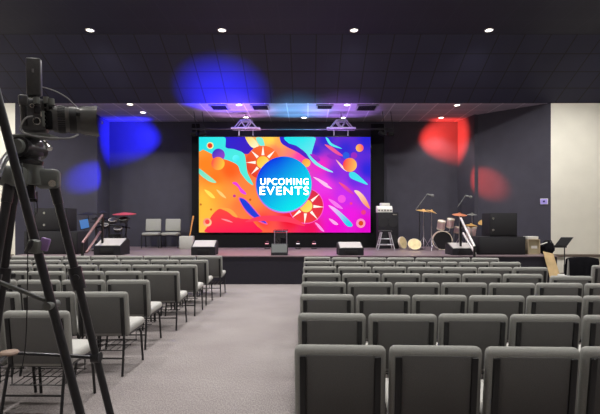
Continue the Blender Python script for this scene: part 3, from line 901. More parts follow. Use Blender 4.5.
part('seat', MB().lathe((a.x, STD, a.z - 0.045), (0, 0, 1), [(0, 0), (0.19, 0), (0.2, 0.02), (0.19, 0.045), (0, 0.05)], 28), 'black', t)
hz = a.z - 0.05 - STG
for sx in (-1, 1):
    for sy in (-1, 1):
        part('leg', MB().tube([(a.x + sx * 0.12, STD + sy * 0.12, STG + hz), (a.x + sx * 0.24, STD + sy * 0.2, STG)], 0.017), 'alu', t)
for fz in (0.3, 0.62):
    k = 1 - fz
    hw, hd = 0.12 + 0.12 * k, 0.12 + 0.08 * k
    z = STG + hz * fz
    m = MB()
    c4 = [(a.x - hw, STD - hd, z), (a.x + hw, STD - hd, z), (a.x + hw, STD + hd, z), (a.x - hw, STD + hd, z)]
    for i in range(4):
        m.tube([c4[i], c4[(i + 1) % 4]], 0.012)
    part('foot_ring', m, 'alu', t)
# cream drum heads leaning
def leaning(px, py, rx, ry, d, label, yaw, tilt):
    c = P(px, py, d)
    r = M(max(rx, ry), d)
    ax = Vector((math.sin(yaw), -math.cos(yaw), tilt)).normalized()
    lowest = r * math.sqrt(max(0, 1 - ax.z ** 2))
    c.z = STG + lowest + 0.01
    t = thing('frame_drum', label, 'drum', (c.x, d, STG), 'cream frame drums on the stage floor')
    part('head', MB().lathe(c, ax, [(0, 0.03), (r * 0.93, 0.028), (r * 0.95, 0.02)], 32), 'cream_head', t)
    part('rim', MB().lathe(c, ax, [(r * 0.94, 0.03), (r, 0.03), (r, -0.03), (r * 0.94, -0.03), (r * 0.94, 0.03)], 32), 'hoop', t)
    part('prop', MB().tube([c - ax * 0.02 + Vector((0, 0, lowest * 0.5)), (c.x - ax.x * r * 0.9, c.y - ax.y * r * 0.9 , STG + 0.006)], 0.008), 'black', t)
leaning(402.5, 241.5, 5.5, 6.2, 13.6, 'cream frame drum leaning on the stage, left one next to the cabinet', 0.75, 0.25)
leaning(414.5, 244.3, 6.6, 5.0, 13.1, 'cream frame drum tilted on the stage, right one near the cymbal stands', -0.1, 0.75)

# ------------------------------------------------------------------ acoustic drum kit
KD = 13.1
def drum(m_shell, t, c, axis, r, h, names=('shell', 'drum_head', 'hoop'), shell='drum_shell', head='drum_head'):
    axis = Vector(axis).normalized()
    c = Vector(c)
    part(names[0], MB().lathe(c, axis, [(r * 0.97, -h / 2), (r * 0.985, -h / 2), (r * 0.985, h / 2), (r * 0.97, h / 2)], 36), shell, t)
    part(names[1], MB().lathe(c, axis, [(0, h / 2 + 0.006), (r * 0.96, h / 2 + 0.004)], 36), head, t)
    part(names[1], MB().lathe(c, axis, [(0, -h / 2), (r * 0.96, -h / 2 + 0.002)], 36), head if head != 'black' else 'drum_head', t)
    for s in (1, -1):
        part(names[2], MB().lathe(c, axis, [(r * 0.95, s * (h / 2 - 0.02)), (r * 1.02, s * (h / 2 - 0.02)), (r * 1.02, s * (h / 2 + 0.02)), (r * 0.95, s * (h / 2 + 0.02)), (r * 0.95, s * (h / 2 - 0.02))], 36), 'hoop', t)
bc = P(442.5, 242.2, KD); rb = M(9.4, KD)
bc.z = STG + rb * 1.03
t = thing('bass_drum', 'large rose bass drum with black front head and two toms mounted on it', 'drum', (bc.x, KD, STG))
ax = Vector((-0.22, -1, 0)).normalized()
bcc = bc - ax * 0.22
drum(None, t, bcc, ax, rb, 0.44, head='black')
for px, py, r in ((441.2, 225.0, 3.9), (450.3, 223.0, 3.6)):
    c = P(px, py, KD + 0.1)
    axis = Vector((0.05, -0.35, 1)).normalized()
    tom = bpy.data.objects.new('tom', None); tom.parent = t; tom.location = c - t.location; col.objects.link(tom)
    tom.name = 'rack_tom'
    drum(None, tom, c, axis, M(r, KD), 0.22)
    part('tom_mount', MB().tube([c + Vector((0, 0.02, -0.1)), (c.x, c.y + 0.1, c.z - 0.25), (bcc.x + 0.05, bcc.y, bcc.z + rb - 0.02)], 0.014), 'steel', t)
for s in (-1, 1):
    part('spur', MB().tube([bcc + Vector((s * rb * 0.9, -0.1, -0.05)), (bcc.x + s * (rb + 0.1), bcc.y - 0.22, STG + 0.012)], 0.01), 'steel', t)
def stand_drum(px, py, r, h, d, label, cat='drum', name='floor_tom'):
    c = P(px, py, d)
    t = thing(name, label, cat, (c.x, d, STG))
    R_ = M(r, d)
    drum(None, t, c, (0.1, -0.15, 1), R_, h)
    for k in range(3):
        a_ = 2 * PI * k / 3 + 0.5
        part('leg', MB().tube([c + Vector((math.cos(a_) * R_, math.sin(a_) * R_, 0)), (c.x + math.cos(a_) * R_ * 1.15, c.y + math.sin(a_) * R_ * 1.15, STG)], 0.01), 'steel', t)
    return t
stand_drum(457.8, 230.0, 3.6, 0.14, 13.4, 'snare drum with white head behind the bass drum', name='snare_drum')
stand_drum(471.0, 233.0, 4.6, 0.34, 13.7, 'floor tom at the right side of the drum kit')
def cymbal(px, py, r, d, label, mname='brass', tilt=(0.1, -0.2, 1), hat=False, boom=None):
    c = P(px, py, d)
    t = thing('cymbal_stand', label, 'cymbal', (c.x, d, STG))
    R_ = M(r, d)
    axis = Vector(tilt).normalized()
    part('cymbal', MB().lathe(c, axis, [(0, 0.05), (R_ * 0.14, 0.045), (R_ * 0.2, 0.02), (R_ * 0.6, 0.006), (R_, -0.02), (R_ * 0.6, 0.0), (R_ * 0.2, 0.012), (0, 0.04)], 32), mname, t)
    if hat:
        part('cymbal', MB().lathe(c - Vector((0, 0, 0.05)), -axis, [(0, 0.05), (R_ * 0.14, 0.045), (R_ * 0.2, 0.02), (R_ * 0.6, 0.006), (R_, -0.02), (R_ * 0.6, 0.0), (R_ * 0.2, 0.012), (0, 0.04)], 32), mname, t)
    part('pole', MB().cyl((c.x, c.y, STG + 0.3), c + Vector((0, 0, 0.05)), 0.011).cyl((c.x, c.y, STG + 0.12), (c.x, c.y, STG + 0.7), 0.016), 'steel', t)
    for k in range(3):
        a_ = 2 * PI * k / 3 + 0.3
        part('leg', MB().tube([(c.x, c.y, STG + 0.38), (c.x + 0.24 * math.cos(a_), c.y + 0.24 * math.sin(a_), STG + 0.01)], 0.010), 'steel', t)
    part('wing_nut', MB().cyl(c + axis * 0.05, c + axis * 0.09, 0.014, 0.01), 'black', t)
    return t
cymbal(423.5, 210.6, 7.5, 13.3, 'large bronze cymbal on a stand, leftmost of the drum kit', tilt=(0.15, -0.12, 1))
cymbal(431.5, 211.2, 6.0, 13.0, 'bronze cymbal on a stand overlapping the leftmost cymbal', tilt=(0.35, -0.1, 1))
cymbal(459.5, 214.3, 7.2, 13.0, 'copper coloured cymbal above the bass drum, next to the handrail', 'bronze_red', (0.02, -0.2, 1))
cymbal(472.0, 214.2, 5.2, 13.6, 'dark cymbal with pale edge at upper right of the drum kit', 'tripod_grey', (0.0, -0.1, 1))
cymbal(471.2, 224.8, 6.0, 13.0, 'pair of bronze hi-hat cymbals below the dark cymbal', 'brass', (0.05, -0.1, 1), hat=True)
cymbal(483.0, 221.6, 5.0, 13.2, 'tilted bronze cymbal at far right of the drum kit by the speaker', 'brass', (-0.5, -0.5, 1))
def mic_stand(px0, py0, px1, py1, pxb, d, label):
    h, e = P(px0, py0, d), P(px1, py1, d)
    t = thing('microphone_stand', label, 'microphone stand', (P(pxb, 0, d).x, d, STG))
    b = P(pxb, 0, d); b.z = STG
    k = (b.x - h.x) / (e.x - h.x)
    j = h + (e - h) * k
    part('pole', MB().cyl((b.x, d, STG + 0.03), j, 0.010), 'chair_metal', t)
    part('base', MB().lathe((b.x, d, STG), (0, 0, 1), [(0, 0), (0.13, 0), (0.13, 0.015), (0.03, 0.035), (0, 0.035)], 24), 'black', t)
    part('boom', MB().tube([h, e], 0.009), 'tripod_grey', t)
    part('microphone', MB().lathe(e - (e - h).normalized() * 0.02, (1, -0.3, -0.3), [(0, 0), (0.022, 0.0), (0.024, 0.12), (0.04, 0.14), (0.045, 0.17), (0.03, 0.2), (0, 0.21)], 16), 'tripod_grey', t)
mic_stand(415.5, 210, 427.5, 193.6, 419.5, 13.6, 'boom microphone stand rising over the leftmost cymbals')
mic_stand(457.5, 207, 465.8, 195, 461, 13.9, 'boom microphone stand over the middle of the drum kit')

def arc0(p):
    p = [Vector(v) for v in p]
    return [p[0] * (1 - k / 10) ** 2 + p[1] * 2 * (k / 10) * (1 - k / 10) + p[2] * (k / 10) ** 2 for k in range(11)]
# ------------------------------------------------------------------ electronic drum kit, left
ED = 12.9
t = thing('electronic_drum_kit', 'black electronic drum kit with red-topped pad beside the stage chairs', 'drum kit', (P(112, 0, ED).x, ED, STG))
def E(px, py, dd=0.0): return P(px, py, ED + dd)
m = MB()
for px in (96, 109, 126):
    m.tube([(E(px, 0).x, ED, STG), E(px, 217)], 0.022)
    m.box((E(px, 0).x, ED, STG + 0.015), (0.08, 0.4, 0.03), 0.008)
m.tube([E(92, 228), E(112, 225), E(130, 228)], 0.022)
m.tube([E(92, 219), E(130, 219)], 0.018)
part('rack', m, 'chair_metal', t)
for px, py, r in ((113, 221.0, 4.2), (123.5, 219.8, 4.4), (105, 226, 3.6), (118, 229.5, 4.0)):
    c = E(px, py, -0.22)
    pad = part('drum_pad', MB().lathe(c, (0.1, -0.45, 1), [(0, -0.05), (M(r, ED) * 0.9, -0.05), (M(r, ED), 0), (M(r, ED), 0.035), (M(r, ED) * 0.92, 0.04)], 28), 'black', t)
    part('mesh_head', MB().lathe(c, (0.1, -0.45, 1), [(0, 0.036), (M(r, ED) * 0.92, 0.038)], 28), 'cam_body', pad)
    part('rim', MB().torus(c + Vector((0.004, -0.018, 0.036)), (0.1, -0.45, 1), M(r, ED) * 0.95, 0.010, 28, 6), 'grille_pale' if px < 120 else 'tripod_grey', pad)
def e_cymbal(px, py, r, mname):
    c = E(px, py, -0.1)
    part('cymbal_pad', MB().lathe(c, (0.0, -0.1, 1), [(0, 0.03), (M(r, ED) * 0.2, 0.028), (M(r, ED), -0.012), (M(r, ED), -0.024), (0, 0.0)], 32), mname, t)
    part('cymbal_arm', MB().tube([c, c + Vector((0, 0.06, -0.25)), E(px * 0.6 + 110 * 0.4, 222)], 0.013), 'chair_metal', t)
e_cymbal(124.5, 213.6, 11.0, 'pad_red'); e_cymbal(88, 213.6, 9.0, 'black'); e_cymbal(103, 212.2, 4.0, 'black')
part('sound_module', MB().box(E(99, 221, -0.12), (0.2, 0.06, 0.16), 0.01, Euler((-0.5, 0, 0.2))), 'black', t)
part('kick_tower', MB().box((E(117, 0).x, ED - 0.1, STG + 0.24), (0.34, 0.12, 0.48), 0.02), 'black', t)
part('kick_pad', MB().lathe((E(117, 0).x, ED - 0.17, STG + 0.33), (0, -1, 0), [(0.13, -0.02), (0.135, 0.01), (0.12, 0.02), (0, 0.022)], 24), 'box_black', t)
m = MB()
for k_, (xa, ya, xb, yb) in enumerate(((95, 222, 104, 240), (107, 219, 104, 243), (121, 222, 116, 240), (128, 220, 123, 238), (100, 215, 108, 222))):
    m.tube(arc0([E(xa, ya, -0.08), E((xa + xb) / 2 + (2 if k_ % 2 else -2), (ya + yb) / 2 + 3, -0.15), E(xb, yb, -0.1)]), 0.008, 6)
part('cables', m, 'cable_black', t)
c = E(84.5, 224, -0.3)
t2 = thing('tablet', 'blue glowing tablet on a stand beside the electronic drums, behind the speaker cabinet', 'tablet', (c.x, c.y, STG))
rt = Euler((math.radians(-18), math.radians(-14), 0.25))
part('housing', MB().box(c, (0.26, 0.018, 0.30), 0.008, rt), 'black', t2)
part('screen', MB().box(c + rt.to_matrix() @ Vector((0, -0.011, 0)), (0.22, 0.004, 0.26), 0.0, rt), 'tablet_blue', t2)
part('stand', MB().tube([c + Vector((0, 0.02, -0.05)), (c.x, c.y + 0.03, STG + 0.03)], 0.012).lathe((c.x, c.y + 0.03, STG), (0, 0, 1), [(0, 0), (0.15, 0), (0.15, 0.015), (0, 0.03)], 20), 'black', t2)

# ------------------------------------------------------------------ stage stairs and handrails
def rail(points_top, points_mid, post_px, label, m, side):
    t = thing('stair_handrail', label, 'handrail', (points_top[0].x, 11.2, STG), 'stage stair handrails')
    a, b = points_top
    part('top_rail', MB().bar(a, b, 0.05, 0.045, 0.01), m, t)
    c, e = points_mid
    part('middle_rail', MB().bar(c, e, 0.045, 0.04, 0.008), m, t)
    part('post', MB().bar((a.x, a.y, STG), a, 0.045, 0.045), 'chair_metal', t)
    part('post', MB().bar((b.x, b.y, 0), b, 0.045, 0.045), 'chair_metal', t)
    return t
rail((P(102.5, 215, 11.35), P(82.5, 243, 10.2)), (P(100.5, 231.5, 11.3), P(86.5, 252.5, 10.25)), 0, 'diagonal stair handrail in front of the electronic drums on the left', mat('rail_rose', srgb(140, 108, 110), 0.4, metal=0.3), -1)
rail((P(460.6, 218, 11.35), P(474.3, 246.5, 10.3)), (P(463, 233, 11.3), P(475.5, 254, 10.4)), 0, 'pale diagonal stair handrail in front of the drum kit', mat('rail_pale', srgb(205, 202, 202), 0.4, metal=0.3), 1)
for x0, x1, l in ((-6.05, -5.35, 'black carpeted steps up to the stage behind the left handrail'), (3.95, 4.65, 'black carpeted steps up to the stage behind the right handrail')):
    o = link_mesh('stage_steps', MB().prism([(x0, SY - 0.02 - y, z) for y, z in [(0, 0), (0, 0.525), (0.3, 0.525), (0.3, 0.35), (0.6, 0.35), (0.6, 0.175), (0.9, 0.175), (0.9, 0)]], (x1 - x0, 0, 0)), 'stage_front', None, smooth=False)
    tag(o, l, 'steps')

# ------------------------------------------------------------------ right end of the stage
BD = 11.4
a, b = P(528.2, 239.3, BD), P(540.2, 255, BD)
t = thing('open_box', 'beige open-fronted wooden box at the right end of the stage', 'box', ((a.x + b.x) / 2, BD, STG))
cx, w, hgt = (a.x + b.x) / 2, b.x - a.x, a.z - STG
for s in (-1, 1):
    part('side_panel', MB().box((cx + s * (w / 2 - 0.01), BD + 0.15, STG + hgt / 2), (0.02, 0.3, hgt)), 'wood_grey', t)
part('top_panel', MB().box((cx, BD + 0.15, STG + hgt - 0.01), (w - 0.042, 0.3, 0.02)), 'wood_grey', t)
part('bottom_panel', MB().box((cx, BD + 0.15, STG + 0.012), (w - 0.042, 0.3, 0.02)), 'wood_grey', t)
part('back_panel', MB().box((cx, BD + 0.05, STG + hgt / 2), (w - 0.042, 0.015, hgt - 0.05)), mat('beige_inner', srgb(178, 168, 138), 0.7), t)
part('paper_label', MB().box((cx + 0.02, BD + 0.039, STG + hgt * 0.48), (0.15, 0.005, 0.07)), 'white', t)
o = link_mesh('paper_stack', MB().box((cx - 0.02, BD + 0.14, STG + hgt + 0.037), (0.28, 0.22, 0.07), 0.006, Euler((0, 0, 0.12))), 'white')
tag(o, 'white stack of papers lying on top of the beige box', 'papers')
c = P(547.2, 248, 11.5)
m = MB()
bmesh.ops.create_uvsphere(m.bm, u_segments=20, v_segments=12, radius=1, matrix=Matrix.Translation((P(546, 0, 11.6).x, 11.55, STG + 0.15)) @ Matrix.Diagonal((0.18, 0.16, 0.2, 1)))
for v in m.bm.verts:
    v.co.z = max(v.co.z, STG)
    v.co.x += 0.015 * math.sin(v.co.z * 40); v.co.z = STG + (v.co.z - STG) * (1 + 0.05 * math.sin(v.co.x * 30))
t = thing('duffel_bag', 'black soft bag on the stage end, right of the beige box', 'bag', (P(546, 0, 11.6).x, 11.55, STG))
part('body', m, 'coat', t)
part('strap', MB().tube([(P(543, 0, 11.6).x, 11.5, STG + 0.30), (P(545, 0, 11.6).x, 11.5, STG + 0.36), (P(549, 0, 11.6).x, 11.5, STG + 0.35), (P(550.5, 0, 11.6).x, 11.5, STG + 0.26)], 0.012), 'black', t)
o = link_mesh('drumstick', MB().cyl(P(540.3, 244.6, 11.42), P(547.3, 242.4, 11.42), 0.017, 0.011, 12), 'white')
o = tag(o, 'short white stick lying across the black bag by the beige box', 'stick')
# plank leaning on the stage end
a0, a1 = P(543.3, 251.5, 10.95), P(553.2, 253.5, 10.95)
b0, b1 = P(547.5, 279, 10.7), P(559.0, 279, 10.7)
b0.z = b1.z = 0.0
b0.x, b1.x = a0.x + 0.09, a1.x + 0.11
o = link_mesh('plywood_board', MB().prism([a0, a1, b1, b0], (0, 0.025, 0.0)), 'wood')
tag(o, 'tan plywood board leaning against the right end of the stage', 'board')
# music stand
MD = 9.6
p = P(564.5, 0, MD)
t = thing('music_stand', 'black music stand with tilted desk in front of the white wall', 'music stand', (p.x, MD, 0))
dk = [P(554.0, 246.5, MD - 0.12), P(566.5, 246.5, MD - 0.12), P(573.6, 237.2, MD + 0.12), P(561.0, 237.2, MD + 0.12)]
part('desk', MB().prism(dk, (0, 0.012, -0.012)), 'black_matte', t)
part('lip', MB().bar(dk[0], dk[1], 0.02, 0.05), 'black', t)
part('pole', MB().cyl((p.x, MD, 0.25), (p.x, MD, P(0, 243, MD).z), 0.012).cyl((p.x, MD, 0.1), (p.x, MD, 0.62), 0.017), 'black', t)
for k in range(3):
    a_ = 2 * PI * k / 3 + 0.6
    part('leg', MB().tube([(p.x, MD, 0.33), (p.x + 0.25 * math.cos(a_), MD + 0.25 * math.sin(a_), 0.01)], 0.01), 'black', t)
# touch panel on the angled wall
wd = Vector((A_R[0] - B_R[0], A_R[1] - B_R[1], 0)).normalized()
wn = Vector((-wd.y, wd.x, 0)); wn = wn if wn.y < 0 else -wn
pp = P(544.3, 201.5, 12.72)
t = thing('wall_control_panel', 'small purple lit control panel on the dark wall beside the white wall', 'control panel', pp)
ang = math.atan2(wd.y, wd.x)
ez = Euler((0, 0, ang))
k = (Vector((A_R[0], A_R[1], 0)) - pp).dot(wn)
base = pp + wn * k; base.z = pp.z
part('frame', MB().box(base + wn * 0.012, (0.20, 0.024, 0.16), 0.006, ez), 'white', t)
part('screen', MB().box(base + wn * 0.026, (0.18, 0.006, 0.14), 0, ez), 'panel_purple', t)
part('button', MB().box(base + wn * 0.030, (0.055, 0.005, 0.05), 0, ez), 'dark_ink', t)

# ------------------------------------------------------------------ tripod with video camera
D = 1.5
def Q(px, py, dd=0.0): return P(px, py, D + dd)
ax_x = Q(28, 0).x
crown = Vector((ax_x, D, Q(0, 176).z))
tp_ = thing('camera_tripod', 'black video tripod with grey crown holding the camera at left', 'tripod', (ax_x, D, 0))
m = MB().cyl(crown + Vector((0, 0, -0.03)), crown + Vector((0, 0, 0.035)), 0.052, 0.045, 28)
azs = [math.radians(a) for a in (22, 152, 262)]
for a_ in azs:
    u = Vector((math.cos(a_), math.sin(a_), 0))
    w_ = Vector((-u.y, u.x, 0))
    rt = Matrix(((u.x, w_.x, 0, 0), (u.y, w_.y, 0, 0), (0, 0, 1, 0), (0, 0, 0, 1)))
    m.box(crown + u * 0.06 + Vector((0, 0, -0.008)), (0.07, 0.058, 0.066), 0.014, rt, 3)
part('crown', m, 'tripod_grey', tp_)
Z1 = Q(0, 351).z
legpts = []
for i, a_ in enumerate(azs):
    u = Vector((math.cos(a_), math.sin(a_), 0)); w_ = Vector((-u.y, u.x, 0))
    top = crown + u * 0.075 + Vector((0, 0, -0.025))
    foot = Vector((ax_x, D, 0)) + u * 0.44
    def at(k): return top + (foot - top) * k
    lg = part('leg', MB().cyl(at(0), at(0.52), 0.0135, 0.0125, 14).cyl(at(0.52), at(0.985), 0.0105, 0.010, 14), 'tripod', tp_)
    part('leg_joint', MB().cyl(at(-0.015), at(0.04), 0.018, 0.0155, 14), 'tripod', lg)
    part('pivot_bolt', MB().cyl(top - w_ * 0.033, top + w_ * 0.033, 0.0115), 'silver', lg)
    part('clamp', MB().cyl(at(0.17), at(0.215), 0.022, 0.022, 14).cyl(at(0.19) + w_ * 0.015, at(0.19) - w_ * 0.035, 0.011), 'tripod', lg)
    part('clamp', MB().cyl(at(0.50), at(0.545), 0.020, 0.018, 14), 'tripod', lg)
    part('rubber_foot', MB().lathe(foot, (0, 0, 1), [(0, 0), (0.022, 0), (0.024, 0.02), (0.013, 0.04), (0, 0.045)], 14), 'black_matte', lg)
    kz = (top.z - (Z1 - 0.045)) / (top.z - foot.z)
    legpts.append(at(kz))
hub = Vector((Q(13, 0).x, D - 0.02, Z1))
m = MB().lathe(hub, (0, 0, 1), [(0, -0.006), (0.026, -0.006), (0.030, 0.0), (0.026, 0.005), (0, 0.006)], 24)
part('spreader_hub', m, 'ribs', tp_)
for lp in legpts:
    part('spreader_arm', MB().bar(hub, lp, 0.014, 0.01, 0.003).cyl(lp - Vector((0.014, 0.0, 0)), lp + Vector((0.014, 0, 0)), 0.019), 'tripod', tp_)
# fluid head
m = MB()
m.lathe((ax_x, D, Q(0, 165).z), (0, 0, 1), [(0, 0), (0.042, 0), (0.046, 0.012), (0.036, 0.02), (0.036, 0.028), (0, 0.028)], 28)
m.box((ax_x + 0.004, D, Q(0, 148).z), (0.062, 0.075, 0.062), 0.012, None, 3)
m.cyl((ax_x + 0.004, D - 0.055, Q(0, 149).z), (ax_x + 0.004, D + 0.055, Q(0, 149).z), 0.032, None, 28)
hd = part('fluid_head', m, 'tripod', tp_)
part('tension_dial', MB().cyl((ax_x + 0.004, D - 0.057, Q(0, 149).z), (ax_x + 0.004, D - 0.07, Q(0, 149).z), 0.024, 0.021, 24).torus((ax_x + 0.004, D - 0.066, Q(0, 149).z), (0, -1, 0), 0.014, 0.003, 20, 6), 'tripod_grey', hd)
part('quick_release_plate', MB().box((Q(36, 0).x, D, Q(0, 137.2).z), (M(38, D), 0.055, 0.011), 0.003), 'tripod_grey', hd)
part('lock_knob', MB().cyl(Q(44, 141, -0.03), Q(48.5, 146.5, -0.04), 0.006).lathe(Q(48.5, 146.5, -0.04), Q(50, 149, -0.045) - Q(48.5, 146.5, -0.04), [(0, 0), (0.009, 0.0), (0.009, 0.012), (0, 0.014)], 12), 'silver', hd)
part('pan_handle', MB().tube([Q(18, 147, -0.04), Q(10, 152, -0.09), Q(3, 162, -0.16), Q(-3, 178, -0.24)], 0.010, 10), 'tripod', hd)
part('bowl_clamp', MB().cyl((ax_x, D, crown.z - 0.03), (ax_x, D, crown.z - 0.075), 0.018, 0.024, 18), 'tripod', tp_)

# the camera
t = thing('video_camera', 'black camera with long lens pointing right, on the tripod', 'camera', (Q(36, 0).x, D, Q(0, 135.6).z))
cz = Q(0, 119.5).z
m = MB()
m.box((Q(35.5, 0).x, D, Q(0, 120).z), (M(24, D), 0.09, M(30, D)), 0.011, None, 3)
m.box((Q(43, 0).x, D, Q(0, 120.5).z), (M(13, D), 0.08, M(25, D)), 0.012, None, 3)
m.box((Q(27, 0).x, D - 0.02, Q(0, 107).z), (M(9, D), 0.06, M(10, D)), 0.008, None, 3)
bd = part('body', m, 'cam_body', t)
cam_thing = t
part('prism_hump', MB().prism([Q(29, 106, -0.028), Q(33, 100.8, -0.024), Q(45, 102.5, -0.024), Q(50, 109, -0.028)], (0, 0.054, 0)), 'cam_body', t)
for px, py, r in ((44.5, 103.5, 0.012), (40, 102.2, 0.010), (31, 103.3, 0.011)):
    c = Q(px, py, -0.043)
    part('dial', MB().cyl(c - Vector((0, 0, 0.012)), c + Vector((0, 0, 0.008)), r, r * 0.94, 20), 'tripod_grey', t)
part('port_ring', MB().torus(Q(29.5, 123.4, -0.0475), (0, -1, 0), 0.0105, 0.0022, 24, 8), 'silver', t)
part('port_cap', MB().cyl(Q(29.5, 123.4, -0.043), Q(29.5, 123.4, -0.0485), 0.009), 'black', t)
m = MB()
for i in range(6):
    m.box(Q(38.5, 108 + i * 4, -0.0455), (0.007, 0.008, 0.009), 0.002)
part('grip_buttons', m, 'black_matte', t)
part('port_door', MB().box(Q(31, 112.5, -0.0455), (0.022, 0.006, 0.024), 0.003), 'tripod', t)
part('port_door', MB().box(Q(36, 121, -0.0455), (0.013, 0.006, 0.05), 0.003), 'tripod_grey', t)
part('lock_switch', MB().box(Q(33.8, 116.5, -0.048), (0.005, 0.005, 0.020), 0.002), 'silver', t)
part('strap_lug', MB().torus(Q(26, 109, -0.046), (0, -1, 0), 0.006, 0.0015, 16, 6), 'silver', t)
part('grip', MB().box(Q(42, 122, -0.041), (0.022, 0.012, 0.06), 0.005, None, 3), 'black_matte', t)
part('hot_shoe', MB().box(Q(33.5, 103.4, 0), (0.024, 0.022, 0.008), 0.002), 'silver', t)
part('screen_hinge', MB().box(Q(25.2, 121, -0.02), (0.008, 0.06, 0.062), 0.003), 'tripod', t)
lx = lambda px: Q(px, 0).x
ly = Q(0, 121.3).z
def ring(a, b, r0, r1, n=40): return MB().cyl((lx(a), D, ly), (lx(b), D, ly), M(r0, D), M(r1, D), n)
part('lens_mount', ring(47.5, 54, 11.0, 11.0), 'cam_lens', t)
part('lens_barrel', MB().cyl((lx(53), D, ly), (lx(66), D, ly), M(12.6, D), M(12.8, D), 40).cyl((lx(66), D, ly), (lx(79), D, ly), M(12.4, D), M(12.6, D), 40), 'cam_lens', t)
m = MB()
for i in range(40):
    a_ = 2 * PI * i / 40
    u = Vector((0, math.cos(a_), math.sin(a_)))
    m.box(Vector((lx(61), D, ly)) + u * M(12.8, D), (M(7, D), 0.004, 0.004), 0, Matrix.Rotation(a_, 4, 'X'))
part('zoom_ring', m, 'black', t)
part('focus_ring', ring(68.5, 75.5, 13.1, 13.1), 'black', t)
part('lens_button', MB().box((lx(77.5), D - M(12.6, D), ly + 0.012), (0.014, 0.006, 0.012), 0.002), 'black', t)
# petal hood: open tube with a wavy front edge
m = MB()
n = 48
rings_ = []
for px, r, wav in ((79, 13.6, 0), (84, 14.4, 0), (90, 14.7, 0), (96.3, 15.6, 1.6)):
    rings_.append([m.bm.verts.new((lx(px + wav * math.cos(2 * (2 * PI * k / n))), D + M(r, D) * math.cos(2 * PI * k / n + PI / 2), ly + M(r, D) * math.sin(2 * PI * k / n + PI / 2))) for k in range(n)])
for a, b in zip(rings_, rings_[1:]):
    for k in range(n):
        m.bm.faces.new((a[k], a[(k + 1) % n], b[(k + 1) % n], b[k]))
bmesh.ops.solidify(m.bm, geom=m.bm.faces[:], thickness=0.003)
part('lens_hood', m, 'cam_lens', t)
part('front_glass', MB().lathe((lx(82), D, ly), (1, 0, 0), [(0, 0.012), (M(8, D), 0.008), (M(12.8, D), 0)], 32), 'glass', t)
part('hood_mark', MB().box(Q(93.5, 122, -M(15.0, D) - 0.0005), (0.005, 0.003, 0.008)), 'silver', t)
# wireless transmitter on the hot shoe
t = thing('wireless_transmitter', 'upright black slab-shaped transmitter mounted on top of the camera', 'transmitter', Q(34, 101, 0.0))
tl = Euler((0, math.radians(-1.0), 0.25))
cc = Q(34.2, 77.2)
part('housing', MB().box(cc, (M(13.2, D), 0.024, M(37.5, D)), 0.006, tl, 3), 'cam_body', t)
part('indicator', MB().box(cc + tl.to_matrix() @ Vector((0, -0.0128, 0.018)), (0.006, 0.002, 0.012), 0.0, tl), 'cable', t)
part('shoe_mount', MB().box(Q(33.8, 98.5), (0.03, 0.02, 0.022), 0.003).cyl(Q(33.8, 99), Q(33.8, 103.0), 0.011), 'black', t)
# cables
def arc(pts, n=6):
    pts = [Vector(p) for p in pts]
    out = []
    for i in range(len(pts) - 1):
        p0, p1, p2, p3 = pts[max(i - 1, 0)], pts[i], pts[i + 1], pts[min(i + 2, len(pts) - 1)]
        for s in range(n):
            tt = s / n
            out.append(0.5 * ((2 * p1) + (p2 - p0) * tt + (2 * p0 - 5 * p1 + 4 * p2 - p3) * tt * tt + (3 * p1 - p0 - 3 * p2 + p3) * tt ** 3))
    return out + [pts[-1]]
part('video_cable', MB().tube(arc([Q(40, 90.5), Q(48, 91.5), Q(58, 94.5), Q(68, 100), Q(74, 106), Q(77.5, 112, -0.03)]), 0.0022), 'cable', cam_thing)
part('power_cable', MB().tube(arc([Q(25.5, 119, -0.05), Q(19, 120.5, -0.055), Q(14.5, 126, -0.055), Q(13, 134, -0.055), Q(24, 137.8, -0.058), Q(45, 139.4, -0.064), Q(58, 138.5, -0.064), Q(68.5, 135, -0.05)]), 0.0028), 'cable', cam_thing)
cam_thing.location.z += 0.008
cam_thing.rotation_euler = (0, -0.045, math.radians(27))
cam_thing.scale = (0.93, 1.0, 1.04)
t = thing('battery_pack', 'small black pack hanging on a strap under the tripod crown', 'battery', Q(34, 202, 0.03))
part('housing', MB().box(Q(33.8, 196.5, 0.03), (M(5.8, D), 0.02, M(11, D)), 0.003), 'black', t)
part('strap', MB().bar(Q(33.8, 191, 0.03), Q(34.2, 178, 0.03), 0.008, 0.003), 'ribs', t)
part('cord', MB().tube(arc([Q(36, 199, 0.03), Q(37.5, 208, 0.03), Q(36, 215, 0.02), Q(34, 200, 0.04), Q(36.5, 178, 0.03)]), 0.0015, 6), 'cable_black', t)
o = link_mesh('hanging_cord', MB().tube(arc([Q(22, 163, -0.075), Q(24, 190, -0.13), Q(27.5, 240, -0.14), Q(27.2, 300, -0.14), Q(25.5, 345, -0.14), Q(22, 368, -0.13)]), 0.0016, 6), 'cable_black')
tag(o, 'thin black cord hanging straight down from the tripod head', 'cord')

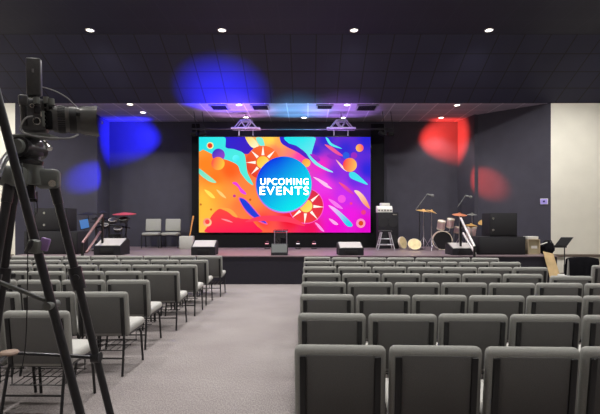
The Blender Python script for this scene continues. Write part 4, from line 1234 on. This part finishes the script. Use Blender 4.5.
# second tripod, nearer, only one leg in the picture
DB = 1.1
def B_(px, py, dd=0.0): return P(px, py, DB + dd)
apex = Vector((B_(-25.5, 0).x - 0.005, DB, B_(0, 2).z))
tb = thing('tripod_stand', 'tall near tripod whose single black leg slants across the camera tripod at left edge', 'tripod', (apex.x, DB, 0))
axx = apex.x - 0.05
part('column', MB().cyl((axx, DB, apex.z - 0.5), (axx, DB, apex.z + 0.12), 0.014, None, 14), 'tripod', tb)
part('crown', MB().cyl((axx, DB, apex.z - 0.04), (axx, DB, apex.z + 0.04), 0.05, 0.04, 20), 'tripod_grey', tb)
for i, az in enumerate((0, 128, 232)):
    a_ = math.radians(az)
    u = Vector((math.cos(a_), math.sin(a_), 0)); w_ = Vector((-u.y, u.x, 0))
    top = Vector((axx, DB, apex.z)) + u * 0.05
    foot = Vector((axx, DB, 0)) + u * (0.05 + apex.z * 0.262)
    def at(k): return top + (foot - top) * k
    lg = part('leg', MB().cyl(at(0), at(0.60), 0.0105, 0.0105, 14).cyl(at(0.60), at(0.99), 0.0088, 0.008, 14), 'tripod', tb)
    part('clamp', MB().cyl(at(0.585), at(0.62), 0.0135, 0.0135, 14).cyl(at(0.6) + w_ * 0.02, at(0.6) - w_ * 0.024, 0.009), 'tripod_grey', lg)
    part('rubber_foot', MB().lathe(foot, (0, 0, 1), [(0, 0), (0.016, 0), (0.018, 0.02), (0.01, 0.03), (0, 0.03)], 12), 'black_matte', lg)
    kz = (apex.z - B_(0, 305).z) / apex.z
    lp = at(kz)
    hb = Vector((axx, DB, B_(0, 263).z))
    part('spreader_arm', MB().bar(hb, lp + Vector((0, 0, 0.005)) , 0.013, 0.008, 0.002).cyl(lp - Vector((0, 0.022, 0)), lp + Vector((0, 0.022, 0)), 0.010), 'tripod_grey', tb)
part('spreader_hub', MB().cyl((axx, DB, B_(0, 263).z - 0.02), (axx, DB, B_(0, 263).z + 0.02), 0.02, None, 16), 'tripod', tb)
# phone clamped to that leg
t = thing('phone_holder', 'small purple device in a grey clamp fixed to the slanting tripod leg', 'device', B_(38, 246))
part('clamp', MB().box(B_(35.5, 246.5, -0.02), (M(12, DB), 0.03, M(13, DB)), 0.006, Euler((0, 0.15, 0))), 'tripod_grey', t)
part('clamp_arm', MB().tube(arc([B_(33, 241, -0.03), B_(29.5, 246, -0.035), B_(27, 251, -0.03)]), 0.006), 'tripod', t)
part('device', MB().box(B_(44.6, 244.3, -0.015), (M(8.5, DB), 0.012, M(12.5, DB)), 0.003, Euler((0, 0.28, 0.2))), 'purple', t)

# ------------------------------------------------------------------ light
w = bpy.data.worlds.new('world'); scene.world = w
w.use_nodes = True
w.node_tree.nodes['Background'].inputs['Color'].default_value = (0.02, 0.02, 0.022, 1)
w.node_tree.nodes['Background'].inputs['Strength'].default_value = 1.0
# blue wash on the tiled slope
stage_spot((-2.6, 11.95, 0.88), (-2.35, 12.45, 5.0), BL, 7000, 40, 1.0, 'black uplight hidden behind the left wedge, colouring the slope blue', 'lamp_blue')
